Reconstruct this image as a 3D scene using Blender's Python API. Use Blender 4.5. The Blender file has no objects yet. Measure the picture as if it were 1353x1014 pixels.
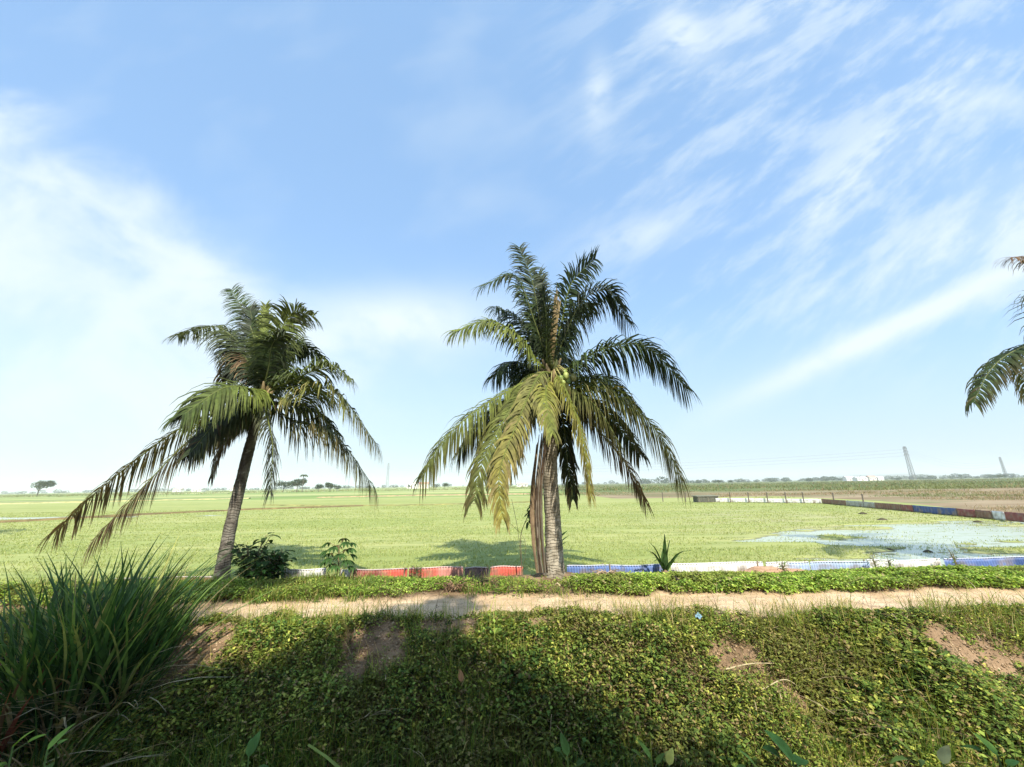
import bpy, math, random
import numpy as np
from mathutils import Matrix, Vector
R = math.radians
rng = np.random.default_rng(7)
random.seed(7)
scene = bpy.context.scene
COL = scene.collection

# ------------------------------------------------------------------ camera
FPX, CX, CY = 500.0, 676.5, 507.0
PITCH, ROLL, CAMZ = 15.0, -0.95, 1.9
cam = bpy.data.cameras.new('camera'); camo = bpy.data.objects.new('camera', cam)
COL.objects.link(camo); scene.camera = camo
cam.sensor_width = 36; cam.lens = 36*FPX/1353; cam.clip_start = .05; cam.clip_end = 30000
RM = Matrix.Rotation(R(90+PITCH), 3, 'X') @ Matrix.Rotation(R(ROLL), 3, 'Z')
camo.matrix_world = Matrix.Translation((0, 0, CAMZ)) @ RM.to_4x4()
def ray(px, py):
    d = RM @ Vector(((px-CX)/FPX, (CY-py)/FPX, -1)); return np.array(d)
def P(px, py, Y):
    d = ray(px, py); return np.array([0, 0, CAMZ]) + d*(Y/d[1])

# ------------------------------------------------------------------ noise
def _hash(i, j, s):
    n = (i.astype(np.int64)*374761393 + j.astype(np.int64)*668265263 + s*982451653) & 0xffffffff
    n = ((n ^ (n >> 13))*1274126177) & 0xffffffff
    return ((n ^ (n >> 16)) & 0xffff)/65535.0
def vnoise(x, y, s=0):
    x = np.asarray(x, float); y = np.asarray(y, float)
    i = np.floor(x); j = np.floor(y); fx = x-i; fy = y-j
    fx = fx*fx*(3-2*fx); fy = fy*fy*(3-2*fy)
    a = _hash(i, j, s); b = _hash(i+1, j, s); c = _hash(i, j+1, s); d = _hash(i+1, j+1, s)
    return (a+(b-a)*fx)*(1-fy) + (c+(d-c)*fx)*fy
def fbm(x, y, s=0, o=4):
    t = 0; a = .5; n = 0
    for k in range(o):
        t = t + a*vnoise(np.asarray(x)*2**k, np.asarray(y)*2**k, s+k*17); n += a; a *= .5
    return t/n
def sst(a, b, x):
    t = np.clip((np.asarray(x, float)-a)/(b-a), 0, 1); return t*t*(3-2*t)

# ------------------------------------------------------------------ terrain
def path_mask(x, y):
    w = .22*(fbm(x*.5, x*0+3, 5)-.5)*2
    e1 = (fbm(x*2.3, y*2.3, 31)-.5)*.5
    m = sst(6.32, 6.5, y+w*.6+e1) * (1-sst(7.36, 7.55, y+w+e1*.9))
    return m*sst(-5.6, -4.6, x+e1)
def wet_mask(x, y):
    n = fbm(x*.30, y*.95, 91, 5)
    core = np.exp(-(((x-21-(y-16)*.9)/10.5)**2 + ((y-16.5)/4.6)**2)**1.5)
    near = np.exp(-(((x-19)/11)**2 + ((y-11.6)/1.5)**2)**1.5)
    left = np.exp(-(((x+62)/34)**2 + ((y-37-(x+62)*-.03)/2.0)**2)**2)
    m = np.maximum(np.maximum(core*1.15, near*1.05), left*1.3)
    return m*1.0 + (n-.5)*1.9*sst(.05, .4, m)
def height(x, y):
    x = np.asarray(x, float); y = np.asarray(y, float)
    e = (fbm(x*.55, x*0+1.7, 11)-.5)*.55 + (fbm(x*2.2, x*0, 12)-.5)*.16
    lip = 6.2+e
    t = np.clip((lip-y)/1.65, 0, 1)
    prof = 1-(1-t)**1.25
    z = -1.38*(prof*.75+.25*t*t)
    z += (fbm(x*1.3, y*1.6, 21)-.5)*.34*sst(.02, .3, t)*(1-sst(.9, 1.0, t)*.6)
    nb = 1-sst(2.3, 3.5, y+(fbm(x*.8, x*0, 44)-.5)*.4)
    z = z*(1-nb) + nb*.22
    z += (fbm(x*3.1, y*3.1, 3)-.5)*.06*(y < 9.3)
    z -= .035*path_mask(x, y)+.02*np.exp(-((y-6.93-.1*(fbm(x*.7, x*0, 66)-.5))/.09)**2)*(fbm(x*2, x*0, 67))
    f = sst(8.98, 9.35, y)
    wm = wet_mask(x, y)
    fz = -.30 + (fbm(x*.8, y*1.6, 71, 4)-.5)*.03 - .07*sst(.42, .62, wm)
    far = sst(60, 220, y)
    z = z*(1-f) + f*(fz*(1-far) + far*(-.30))
    return z
def G(px, py, off=0.0):
    d = ray(px, py); o = np.array([0, 0, CAMZ])
    t = 2.6/d[1]
    while t < 400:
        q = o+d*t
        if q[2] < float(height(q[0], q[1])): break
        t += .01 + t*.002
    q = o+d*t; q[2] = float(height(q[0], q[1]))+off
    return q

# ------------------------------------------------------------------ object helpers
def tag(o, label=None, cat=None, group=None, kind=None):
    if label: o['label'] = label
    if cat: o['category'] = cat
    if group: o['group'] = group
    if kind: o['kind'] = kind
    return o
def mesh(name, V, F, mat, parent=None, col=None, smooth=False, idx=None):
    """V (N,3) ndarray, F (M,4) ndarray or list; col (N,3|4)"""
    me = bpy.data.meshes.new(name)
    V = np.asarray(V, np.float32)
    if isinstance(F, np.ndarray):
        k = F.shape[1]; M = len(F)
        me.vertices.add(len(V)); me.vertices.foreach_set('co', V.ravel())
        me.loops.add(M*k); me.loops.foreach_set('vertex_index', F.ravel().astype(np.int32))
        me.polygons.add(M); me.polygons.foreach_set('loop_start', np.arange(0, M*k, k, dtype=np.int32))
        me.update(calc_edges=True)
    else:
        me.from_pydata([tuple(map(float, v)) for v in V], [], [tuple(map(int, f)) for f in F]); me.update()
    if col is not None:
        c = np.ones((len(V), 4), np.float32); col = np.asarray(col); c[:, :col.shape[1]] = col
        a = me.color_attributes.new('Col', 'FLOAT_COLOR', 'POINT'); a.data.foreach_set('color', c.ravel())
    if smooth: me.polygons.foreach_set('use_smooth', np.ones(len(me.polygons), bool))
    for m in (mat if isinstance(mat, list) else [mat]): me.materials.append(m)
    if idx is not None: me.polygons.foreach_set('material_index', np.asarray(idx, np.int32))
    o = bpy.data.objects.new(name, me); COL.objects.link(o)
    if parent: o.parent = parent
    return o
def empty(name, loc, label, cat, group=None):
    o = bpy.data.objects.new(name, None); COL.objects.link(o); o.location = tuple(map(float, loc)); o.empty_display_size = .3
    return tag(o, label, cat, group)
class MB:
    """collects shapes into one mesh"""
    def __init__(s): s.V = []; s.F = []; s.C = []; s.n = 0
    def add(s, V, F, c=(1, 1, 1)):
        V = np.asarray(V, float); s.V.append(V)
        s.F += [tuple(i+s.n for i in f) for f in F]; s.n += len(V)
        c = np.asarray(c, float); s.C.append(np.tile(c, (len(V), 1)) if c.ndim == 1 else c)
    def tube(s, pts, rad, seg=8, c=(1, 1, 1), cap=True, jit=0):
        pts = np.asarray(pts, float); n = len(pts); rad = np.broadcast_to(rad, (n,))
        V = []
        T = np.gradient(pts, axis=0); T /= np.linalg.norm(T, axis=1)[:, None]+1e-9
        ref = np.array([0, 0, 1.]) if abs(T[:, 2]).mean() < .8 else np.array([1., 0, 0])
        for i in range(n):
            a = np.cross(T[i], ref); a /= np.linalg.norm(a)+1e-9; b = np.cross(T[i], a)
            for k in range(seg):
                th = 2*math.pi*k/seg; r = rad[i]*(1+jit*random.uniform(-1, 1))
                V.append(pts[i]+a*r*math.cos(th)+b*r*math.sin(th))
        F = []
        for i in range(n-1):
            for k in range(seg):
                q = (k+1) % seg
                F.append((i*seg+k, i*seg+q, (i+1)*seg+q, (i+1)*seg+k))
        if cap: F.append(tuple(range(seg-1, -1, -1))); F.append(tuple((n-1)*seg+k for k in range(seg)))
        s.add(V, F, c)
    def box(s, c0, size, rz=0, c=(1, 1, 1)):
        x, y, z = [q/2 for q in size]
        V = np.array([(-x, -y, -z), (x, -y, -z), (x, y, -z), (-x, y, -z), (-x, -y, z), (x, -y, z), (x, y, z), (-x, y, z)])
        cs, sn = math.cos(rz), math.sin(rz)
        V = V @ np.array([[cs, sn, 0], [-sn, cs, 0], [0, 0, 1]]) + np.array(c0)
        s.add(V, [(3, 2, 1, 0), (4, 5, 6, 7), (0, 1, 5, 4), (1, 2, 6, 5), (2, 3, 7, 6), (3, 0, 4, 7)], c)
    def build(s, name, mat, parent=None, smooth=False, origin=None):
        V = np.vstack(s.V)
        if origin is not None: V = V-np.array(origin)
        o = mesh(name, V, s.F, mat, parent, np.vstack(s.C), smooth)
        if origin is not None: o.location = tuple(map(float, origin))
        return o

# ------------------------------------------------------------------ materials
def newmat(name):
    m = bpy.data.materials.new(name); m.use_nodes = True; nt = m.node_tree; nt.nodes.clear(); return m, nt
class N:
    def __init__(s, nt): s.nt = nt
    def node(s, t, **kw):
        n = s.nt.nodes.new(t)
        for k, v in kw.items(): setattr(n, k, v)
        return n
    def put(s, sock, v):
        if hasattr(v, 'is_output') or isinstance(v, bpy.types.NodeSocket): s.nt.links.new(v, sock)
        else: sock.default_value = v
    def math(s, op, a, b=None, c=None, clamp=False):
        n = s.node('ShaderNodeMath', operation=op, use_clamp=clamp); s.put(n.inputs[0], a)
        if b is not None: s.put(n.inputs[1], b)
        if c is not None: s.put(n.inputs[2], c)
        return n.outputs[0]
    def mix(s, f, a, b, blend='MIX'):
        n = s.node('ShaderNodeMix', data_type='RGBA', blend_type=blend); s.put(n.inputs[0], f)
        s.put(n.inputs[6], a if not isinstance(a, tuple) else (*a[:3], 1)); s.put(n.inputs[7], b if not isinstance(b, tuple) else (*b[:3], 1))
        return n.outputs[2]
    def noise(s, vec, scale, detail=4, rough=.55, dist=0):
        n = s.node('ShaderNodeTexNoise'); s.put(n.inputs['Vector'], vec); s.put(n.inputs['Scale'], scale)
        s.put(n.inputs['Detail'], detail); s.put(n.inputs['Roughness'], rough); s.put(n.inputs['Distortion'], dist); return n.outputs['Fac']
    def ss(s, x, a, b, lo=0.0, hi=1.0):
        n = s.node('ShaderNodeMapRange', interpolation_type='SMOOTHSTEP'); s.put(n.inputs[0], x)
        s.put(n.inputs[1], a); s.put(n.inputs[2], b); s.put(n.inputs[3], lo); s.put(n.inputs[4], hi); return n.outputs[0]
    def comb(s, x, y, z=0.0):
        n = s.node('ShaderNodeCombineXYZ'); s.put(n.inputs[0], x); s.put(n.inputs[1], y); s.put(n.inputs[2], z); return n.outputs[0]
    def sep(s, v):
        n = s.node('ShaderNodeSeparateXYZ'); s.put(n.inputs[0], v); return n.outputs
    def pos(s): return s.node('ShaderNodeNewGeometry').outputs['Position']
    def scale(s, v, sx, sy, sz):
        n = s.node('ShaderNodeVectorMath', operation='MULTIPLY'); s.put(n.inputs[0], v); n.inputs[1].default_value = (sx, sy, sz); return n.outputs[0]
    def bump(s, h, strength, dist):
        n = s.node('ShaderNodeBump'); s.put(n.inputs['Height'], h); n.inputs['Strength'].default_value = strength; n.inputs['Distance'].default_value = dist; return n.outputs[0]
    def out(s, sh):
        o = s.node('ShaderNodeOutputMaterial'); s.nt.links.new(sh, o.inputs[0])
    def bsdf(s, col, rough=.7, spec=.3, normal=None, metal=0):
        b = s.node('ShaderNodeBsdfPrincipled'); s.put(b.inputs['Base Color'], col if not isinstance(col, tuple) else (*col[:3], 1))
        s.put(b.inputs['Roughness'], rough); b.inputs['Specular IOR Level'].default_value = spec; b.inputs['Metallic'].default_value = metal
        if normal is not None: s.put(b.inputs['Normal'], normal)
        return b.outputs[0]

def leaf_mat(name, trans=.3, rough=.5, spec=.35, tint=(1, 1, 1)):
    m, nt = newmat(name); n = N(nt)
    a = n.node('ShaderNodeAttribute', attribute_name='Col').outputs['Color']
    p = n.pos()
    v = n.ss(n.noise(p, 9, 2), .3, .7, .75, 1.25)
    c = n.mix(1.0, a, n.comb(v, v, v), 'MULTIPLY')
    c = n.mix(1.0, c, tint, 'MULTIPLY')
    b = n.bsdf(c, rough, spec)
    t = n.node('ShaderNodeBsdfTranslucent'); n.put(t.inputs[0], n.mix(1.0, c, (1.25, 1.2, .55), 'MULTIPLY'))
    mx = n.node('ShaderNodeMixShader'); mx.inputs[0].default_value = trans
    nt.links.new(b, mx.inputs[1]); nt.links.new(t.outputs[0], mx.inputs[2]); n.out(mx.outputs[0]); return m
def vc_mat(name, rough=.8, spec=.25, bscale=30, bstr=.4, bdist=.01, var=.25, vscale=6, metal=0):
    m, nt = newmat(name); n = N(nt)
    a = n.node('ShaderNodeAttribute', attribute_name='Col').outputs['Color']; p = n.pos()
    v = n.ss(n.noise(p, vscale, 5, .6), .25, .75, 1-var, 1+var)
    c = n.mix(1.0, a, n.comb(v, v, v), 'MULTIPLY')
    n.out(n.bsdf(c, rough, spec, n.bump(n.noise(p, bscale, 4), bstr, bdist), metal)); return m

M_FROND = leaf_mat('frond_leaf', .2, .6, .22)
M_LEAF = leaf_mat('ground_cover_leaf', .25, .72, .14)
M_GRASS = leaf_mat('grass_blade', .3, .5, .3)
M_CROWN = leaf_mat('tree_leaf', .2, .6, .2)
M_STALK = vc_mat('palm_stalk', .6, .3)
M_WOOD = vc_mat('dry_wood', .85, .15)
M_PLASTIC = vc_mat('painted_sheet', .55, .35, 60, .25, .004, .22, 5)
M_WALL = vc_mat('far_wall', .9, .2, 1, .1, .1, .1, .3)
M_STEEL = vc_mat('galvanised_steel', .6, .4, 5, .1, .01, .1, 1)
M_HUSK = vc_mat('coconut_husk', .45, .4, 20, .2, .01, .2, 8)
M_CLOD = vc_mat('dry_clay', .95, .1, 18, .8, .03, .35, 5)

def trunk_mat(c1, c2, rings, nm):
    m, nt = newmat(nm); n = N(nt)
    p = n.pos(); s = n.sep(p)
    w = n.noise(n.scale(p, 3, 3, 3), 1, 3)
    zz = n.math('ADD', n.math('MULTIPLY', s[2], 16), n.math('MULTIPLY', w, 4.5))
    ring = n.math('FRACT', zz)
    rmask = n.ss(ring, 0.0, .28)
    crack = n.noise(n.scale(p, 34, 34, 3.5), 1, 4, .6)
    blot = n.noise(p, 4.5, 5, .6)
    c = n.mix(n.ss(blot, .35, .65), c1, c2)
    c = n.mix(n.ss(crack, .5, .68, 0, .7), c, (.07, .06, .05))
    c = n.mix(n.math('MULTIPLY', n.math('SUBTRACT', 1, rmask), rings), c, (.06, .052, .045))
    lich = n.noise(p, 11, 4)
    c = n.mix(n.ss(lich, .6, .7, 0, .6), c, (.42, .42, .36))
    h = n.math('ADD', n.math('MULTIPLY', rmask, .7), n.math('MULTIPLY', crack, .6))
    n.out(n.bsdf(c, .9, .15, n.bump(h, .8, .02))); return m
M_TRUNK = trunk_mat((.11, .095, .08), (.24, .22, .185), .3, 'palm_bark')
M_TRUNK2 = trunk_mat((.22, .19, .14), (.50, .45, .36), .22, 'pale_palm_bark')

def ground_mat():
    m, nt = newmat('bank_soil'); n = N(nt)
    p = n.pos(); s = n.sep(p)
    pm = n.node('ShaderNodeAttribute', attribute_name='Col').outputs['Color']
    pm = n.sep(pm)[0]
    a = n.noise(p, 1.6, 6, .6); b = n.noise(p, 14, 5, .65); f = n.noise(p, 70, 4, .7)
    soil = n.mix(n.ss(a, .35, .65), (.19, .125, .075), (.34, .235, .145))
    soil = n.mix(n.ss(b, .52, .7, 0, .75), soil, (.075, .06, .035))
    soil = n.mix(n.ss(f, .58, .72, 0, .5), soil, (.42, .33, .22))
    sand = n.mix(n.ss(a, .35, .68), (.58, .415, .255), (.72, .56, .375))
    sand = n.mix(n.ss(b, .56, .75, 0, .5), sand, (.40, .27, .17))
    sand = n.mix(n.ss(f, .6, .74, 0, .5), sand, (.33, .24, .15))
    wear = n.noise(n.scale(p, .7, 6.0, 1), 1, 6, .65)
    sand = n.mix(n.ss(wear, .5, .66, 0, .7), sand, (.42, .31, .19))
    c = n.mix(pm, soil, sand)
    h = n.math('ADD', n.math('MULTIPLY', b, .8), n.math('MULTIPLY', f, .35))
    n.out(n.bsdf(c, .95, .1, n.bump(h, .8, .035))); return m
def field_mat():
    m, nt = newmat('paddy_green'); n = N(nt)
    p = n.pos(); s = n.sep(p)
    x, y = s[0], s[1]
    st = n.noise(n.scale(p, .05, .42, 1), 1, 5, .6)
    st2 = n.noise(n.scale(p, .5, 2.6, 1), 1, 5, .65)
    fine = n.noise(n.scale(p, 3, 12, 1), 1, 4, .7)
    g = n.mix(n.ss(st, .35, .65), (.28, .33, .10), (.375, .395, .15))
    g = n.mix(n.ss(st2, .47, .66, 0, .75), g, (.21, .26, .08))
    g = n.mix(n.ss(fine, .55, .75, 0, .4), g, (.40, .38, .20))
    # drier mud showing through on the right, nearer the standing water
    mud = n.math('MULTIPLY', n.ss(x, 4, 16), n.ss(n.noise(n.scale(p, .25, .9, 1), 1, 5, .6), .42, .62))
    mud = n.math('MULTIPLY', mud, n.ss(y, 40, 24))
    g = n.mix(n.math('MULTIPLY', mud, .6), g, (.36, .34, .20))
    # wet brown mud under the water
    hw = n.ss(s[2], -.345, -.325)
    g = n.mix(hw, (.13, .12, .08), g)
    # far strips, left and centre
    fl = n.noise(n.scale(p, .004, .05, 1), 1, 4, .6)
    far = n.mix(n.ss(fl, .38, .6), (.17, .26, .065), (.40, .43, .17))
    far = n.mix(n.ss(n.noise(n.scale(p, .01, .12, 1), 1, 3, .6), .56, .66, 0, .7), far, (.44, .36, .24))
    g = n.mix(n.ss(y, 70, 85), g, far)
    # far dry land on the right
    edge = n.math('SUBTRACT', x, n.ss(y, 20, 62, 29, 14))
    r1 = n.noise(n.scale(p, .05, .2, 1), 1, 5, .65)
    dry = n.mix(n.ss(r1, .35, .62), (.21, .155, .085), (.34, .265, .17))
    dry = n.mix(n.ss(n.noise(n.scale(p, .08, .3, 1), 1, 4, .6), .5, .62, 0, .7), dry, (.13, .17, .06))
    dk = n.mix(n.ss(n.noise(n.scale(p, .01, .04, 1), 1, 4, .6), .4, .6), (.10, .16, .05), (.2, .2, .08))
    dry = n.mix(n.ss(y, 72, 105), dry, dk)
    rm = n.math('MULTIPLY', n.ss(edge, 0, 1.5), n.math('MAXIMUM', n.ss(y, 56, 60), n.ss(n.math('SUBTRACT', x, n.ss(y, 46, 8, 38, 24)), 0, .4)))
    g = n.mix(rm, g, dry)
    h = n.math('ADD', n.math('MULTIPLY', fine, .5), n.math('MULTIPLY', st2, .6))
    n.out(n.bsdf(g, .85, .15, n.bump(h, .6, .05))); return m
M_GROUND = ground_mat(); M_FIELD = field_mat()

# ------------------------------------------------------------------ ground, path, field
def geo(a, b, first, grow):
    out = [a]; d = first
    while out[-1] < b: out.append(out[-1]+d); d *= grow
    return out
xs = np.arange(-10, 10.001, .06)
xr = np.arange(10.2, 42, .2); xf = np.array(geo(42.5, 9000, .6, 1.16))
XS = np.concatenate([-xf[::-1], -xr[::-1], xs, xr, xf])
YS = np.concatenate([-np.array(geo(3.5, 300, .5, 1.35))[::-1], np.arange(-3, 2, .25), np.arange(2, 9.4, .055), np.arange(9.45, 26, .11), np.arange(26.2, 70, .5), np.array(geo(70.5, 9000, .8, 1.12))])
XX, YY = np.meshgrid(XS, YS)
ZZ = height(XX, YY)
VV = np.stack([XX, YY, ZZ], -1).reshape(-1, 3)
nx, ny = len(XS), len(YS)
I = np.arange(nx*ny).reshape(ny, nx)
FF = np.stack([I[:-1, :-1], I[:-1, 1:], I[1:, 1:], I[1:, :-1]], -1).reshape(-1, 4)
cen = VV[FF].mean(1)
pmv = path_mask(XX, YY).reshape(-1)
fz = np.where(cen[:, 1] > 9.2, 2, np.where(path_mask(cen[:, 0], cen[:, 1]) > .5, 1, 0))
def sub(name, sel, mat):
    F = FF[sel]; u, inv = np.unique(F, return_inverse=True)
    c = np.stack([pmv[u]]*3, -1)
    o = mesh(name, VV[u], inv.reshape(F.shape).astype(np.int32), mat, None, c, True)
    tag(o, None, None, None, 'structure'); return o
sub('ground', fz == 0, M_GROUND); sub('path', fz == 1, M_GROUND); sub('field', fz == 2, M_FIELD)

def water_mat():
    m, nt = newmat('still_water'); n = N(nt); p = n.pos()
    h = n.noise(n.scale(p, 3, 6, 1), 1, 3, .5)
    scum = n.noise(n.scale(p, .9, 2.4, 1), 1, 5, .7)
    c = n.mix(n.ss(scum, .48, .62, 0, .7), (.42, .46, .34), (.33, .38, .17))
    b = n.bsdf(c, .22, .45, n.bump(h, .12, .02)); n.out(b); return m
w = mesh('water', [(-110, 9.6, -.345), (44, 9.6, -.345), (44, 58, -.345), (-110, 58, -.345)], [(0, 1, 2, 3)], water_mat()); tag(w, kind='structure')

# ------------------------------------------------------------------ blade and leaf generators
def blades(base, H, lean, az, W, col, seg=3, curl=.5, tipcol=None):
    """curved tapering blades; every argument an array over blades"""
    n = len(base); S = seg+1
    t = np.linspace(0, 1, S)[None, :]
    dirx = np.cos(az)[:, None]; diry = np.sin(az)[:, None]
    out = (lean[:, None]*t + curl*lean[:, None]*t**2.5)*H[:, None]
    up = H[:, None]*(t - .35*np.minimum(lean, 1.5)[:, None]*t**3)
    c = np.stack([base[:, 0:1]+dirx*out, base[:, 1:2]+diry*out, base[:, 2:3]+up], -1)
    fa = az+np.pi/2+rng.uniform(-.9, .9, n)
    wv = np.stack([np.cos(fa), np.sin(fa), np.zeros(n)], -1)[:, None, :]*(W[:, None]*np.array([.7, 1, .8, .45, .12][:S] if S <= 5 else np.interp(np.linspace(0, 1, S), [0, .3, .7, 1], [.7, 1, .7, .05]))[None, :])[..., None]*.5
    if S <= 4: pass
    L = c-wv; Rr = c+wv
    V = np.stack([L, Rr], 2).reshape(-1, 3)
    k = np.arange(n)[:, None]*S*2 + np.arange(seg)[None, :]*2
    F = np.stack([k, k+1, k+3, k+2], -1).reshape(-1, 4)
    C = np.repeat(col[:, None, :], S*2, 1)
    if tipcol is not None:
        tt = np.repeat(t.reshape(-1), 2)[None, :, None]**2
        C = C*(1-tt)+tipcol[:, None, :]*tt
    return V, F, C.reshape(-1, 3)
def leaves(pos, nrm_tilt, az, L, W, col):
    """diamond leaves, folded a little; nrm_tilt is the droop of the blade from horizontal"""
    n = len(pos)
    d = np.stack([np.cos(az)*np.cos(nrm_tilt), np.sin(az)*np.cos(nrm_tilt), np.sin(nrm_tilt)], -1)
    s = np.stack([-np.sin(az), np.cos(az), rng.uniform(-.5, .5, n)], -1)
    a = pos; b = pos+d*(L*.45)[:, None]+s*(W*.5)[:, None]; c = pos+d*L[:, None]; e = pos+d*(L*.45)[:, None]-s*(W*.5)[:, None]
    c = c - np.array([0, 0, 1.])*(L*.15)[:, None]
    V = np.stack([a, b, c, e], 1).reshape(-1, 3)
    F = np.arange(n*4).reshape(n, 4)
    return V, F, np.repeat(col, 4, 0)
def join(parts):
    V = []; F = []; C = []; k = 0
    for v, f, c in parts: V.append(v); F.append(f+k); C.append(c); k += len(v)
    return np.vstack(V), np.vstack(F), np.vstack(C)
def pick(n, cols, wts, var=.2):
    cols = np.array(cols); i = rng.choice(len(cols), n, p=np.array(wts)/sum(wts))
    return cols[i]*rng.uniform(1-var, 1+var, (n, 1))

# bare earth patches on the bank, seen in the photo (x, y, rx, ry)
BARE = []
for px, py, rx, ry in [(245, 868, .50, .34), (205, 905, .4, .2), (485, 862, .40, .22), (462, 893, .22, .12), (975, 868, .42, .22), (1000, 880, .25, .2), (1265, 862, .5, .16), (1320, 872, .4, .22), (1225, 850, .3, .08), (600, 832, .4, .12), (715, 822, .5, .08), (280, 835, .4, .1), (1030, 915, .2, .1)]:
    q = G(px, py); BARE.append((q[0], q[1], rx, ry))
def bare(x, y):
    m = np.zeros_like(x)
    j = (fbm(x*2.2, y*2.2, 55, 2)-.5)*1.8+(fbm(x*11, y*11, 56, 2)-.5)*1.0
    for bx, by, rx, ry in BARE:
        m = np.maximum(m, 1-sst(.75, 1.5, np.sqrt(((x-bx)/rx)**2+((y-by)/ry)**2)+j))
    return m
def lump(x, y): return np.clip(fbm(x*1.7, y*1.9, 61, 4)-.36, 0, 1)*.6

def sprigs(X, Y, hmin, hmax, nl, L0, L1, cols, wts, lumpk=1.0, drop=0):
    n = len(X); Z = height(X, Y)
    lm = lump(X, Y)*lumpk
    hh = (rng.uniform(hmin, hmax, n)+lm)*np.interp(Y, [5.85, 6.3, 7, 7.9, 8.45, 8.95], [1, .22, .8, 1, .55, .12])*(1-.6*bare(X, Y))
    tone = fbm(X*.9, Y*1.1, 77, 3)
    parts = []
    base = pick(n, cols, wts, .25)*(0.75+.5*tone)[:, None]
    dryp = sst(.55, .7, fbm(X*1.1, Y*1.4, 83, 3))[:, None]
    base = base*(1-dryp*.55)+dryp*.55*np.array([.19, .17, .055])
    for k in range(nl):
        f = rng.uniform(.35, 1, n)
        p = np.stack([X+rng.normal(0, .03, n), Y+rng.normal(0, .03, n), Z+hh*f], -1)
        L = rng.uniform(L0, L1, n)*np.clip(.65+.9*fbm(X*1.3+7, Y*1.3, 41, 2), .6, 1.5)
        parts.append(leaves(p, rng.uniform(-.5, .8, n), rng.uniform(0, 2*np.pi, n), L, L*rng.uniform(.45, .7, n), base*rng.uniform(.7, 1.3, (n, 1))))
    # stems
    st = np.stack([X, Y, Z-.01], -1)
    szk = None
    parts.append(blades(st, hh*.9, rng.uniform(0, .5, n), rng.uniform(0, 6.28, n), np.full(n, .006), np.tile([.16, .12, .06], (n, 1)), 1))
    return join(parts)

GREENS = [(.16, .23, .045), (.23, .31, .06), (.40, .42, .09), (.05, .09, .022), (.34, .26, .12)]
def scatter(n, x0, x1, y0, y1): return rng.uniform(x0, x1, n), rng.uniform(y0, y1, n)

# --- bank cover
X, Y = scatter(46000, -9.2, 9.8, 4.45, 6.62)
wdt = np.abs(X) < Y*1.5+.6
keep = wdt & (rng.random(len(X)) > bare(X, Y)*.93) & (rng.random(len(X)) > path_mask(X, Y)*2.2)
X, Y = X[keep], Y[keep]
V, F, C = sprigs(X, Y, .03, .17, 8, .026, .054, GREENS, [3, 3, 2.4, 2, 1.6])
tag(mesh('ground_cover', V, F, M_LEAF, None, C), 'dense small leaved weeds matting the ditch bank below the sandy path', 'weeds', None, 'stuff')
# broader leaved creepers in patches
X, Y = scatter(9000, -9, 9.8, 4.5, 6.3)
k = (fbm(X*1.1+4, Y*1.3, 47, 3) > .56) & (rng.random(len(X)) > bare(X, Y)); X, Y = X[k], Y[k]
V, F, C = sprigs(X, Y, .08, .24, 6, .034, .066, [(.12, .20, .04), (.2, .29, .06), (.07, .13, .03)], [3, 2, 2])
tag(mesh('creeper', V, F, M_LEAF, None, C), 'patches of broader leaved fresh green creepers on the ditch bank', 'creeper', None, 'stuff')
# dead stems standing in the weeds
X, Y = scatter(2600, -9, 9.8, 4.5, 6.4); k = (fbm(X*.9, Y*1.2, 49, 3) > .45) & (rng.random(len(X)) > bare(X, Y)); X, Y = X[k], Y[k]; n = len(X)
V, F, C = blades(np.stack([X, Y, height(X, Y)], -1), rng.uniform(.15, .5, n), rng.uniform(.1, 1.4, n), rng.uniform(0, 6.28, n), rng.uniform(.005, .010, n), pick(n, [(.5, .40, .24), (.34, .25, .14), (.2, .14, .09)], [2, 2, 1]), 4)
tag(mesh('dead_stems', V, F, M_WOOD, None, C), 'thin dead straw coloured stems standing among the bank weeds', 'dead stems', None, 'stuff')
# crumbs of earth and small stones
def stones(X, Y, s0, s1, label, name, cols):
    n = len(X); Z = height(X, Y); r = rng.uniform(s0, s1, n)**1.0
    o_ = np.array([(1, 0, 0), (0, 1, 0), (-1, 0, 0), (0, -1, 0), (0, 0, .8), (0, 0, -.6)])
    V = (np.stack([X, Y, Z], -1)[:, None, :]+o_[None]*r[:, None, None]*rng.uniform(.6, 1.3, (n, 6, 1))).reshape(-1, 3)
    f = np.array([(0, 1, 4), (1, 2, 4), (2, 3, 4), (3, 0, 4), (1, 0, 5), (2, 1, 5), (3, 2, 5), (0, 3, 5)])
    F = (np.arange(n)[:, None, None]*6+f[None]).reshape(-1, 3)
    tag(mesh(name, V, F, M_CLOD, None, np.repeat(pick(n, cols, [1]*len(cols), .25), 6, 0)), label, 'soil crumbs', None, 'stuff')
X, Y = scatter(60000, -9, 9.8, 4.6, 6.4); k = rng.random(len(X)) < bare(X, Y)*.5; stones(X[k], Y[k], .005, .028, 'crumbling clods of dry earth on the bare bank patches', 'earth_crumbs', [(.34, .24, .15), (.25, .17, .10), (.42, .31, .2)])
X, Y = scatter(9000, -6, 14, 6.3, 7.6); stones(X, Y, .003, .014, 'small stones and crumbs lying on the sandy path', 'pebbles', [(.45, .35, .24), (.3, .22, .15), (.55, .45, .34)])
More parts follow.
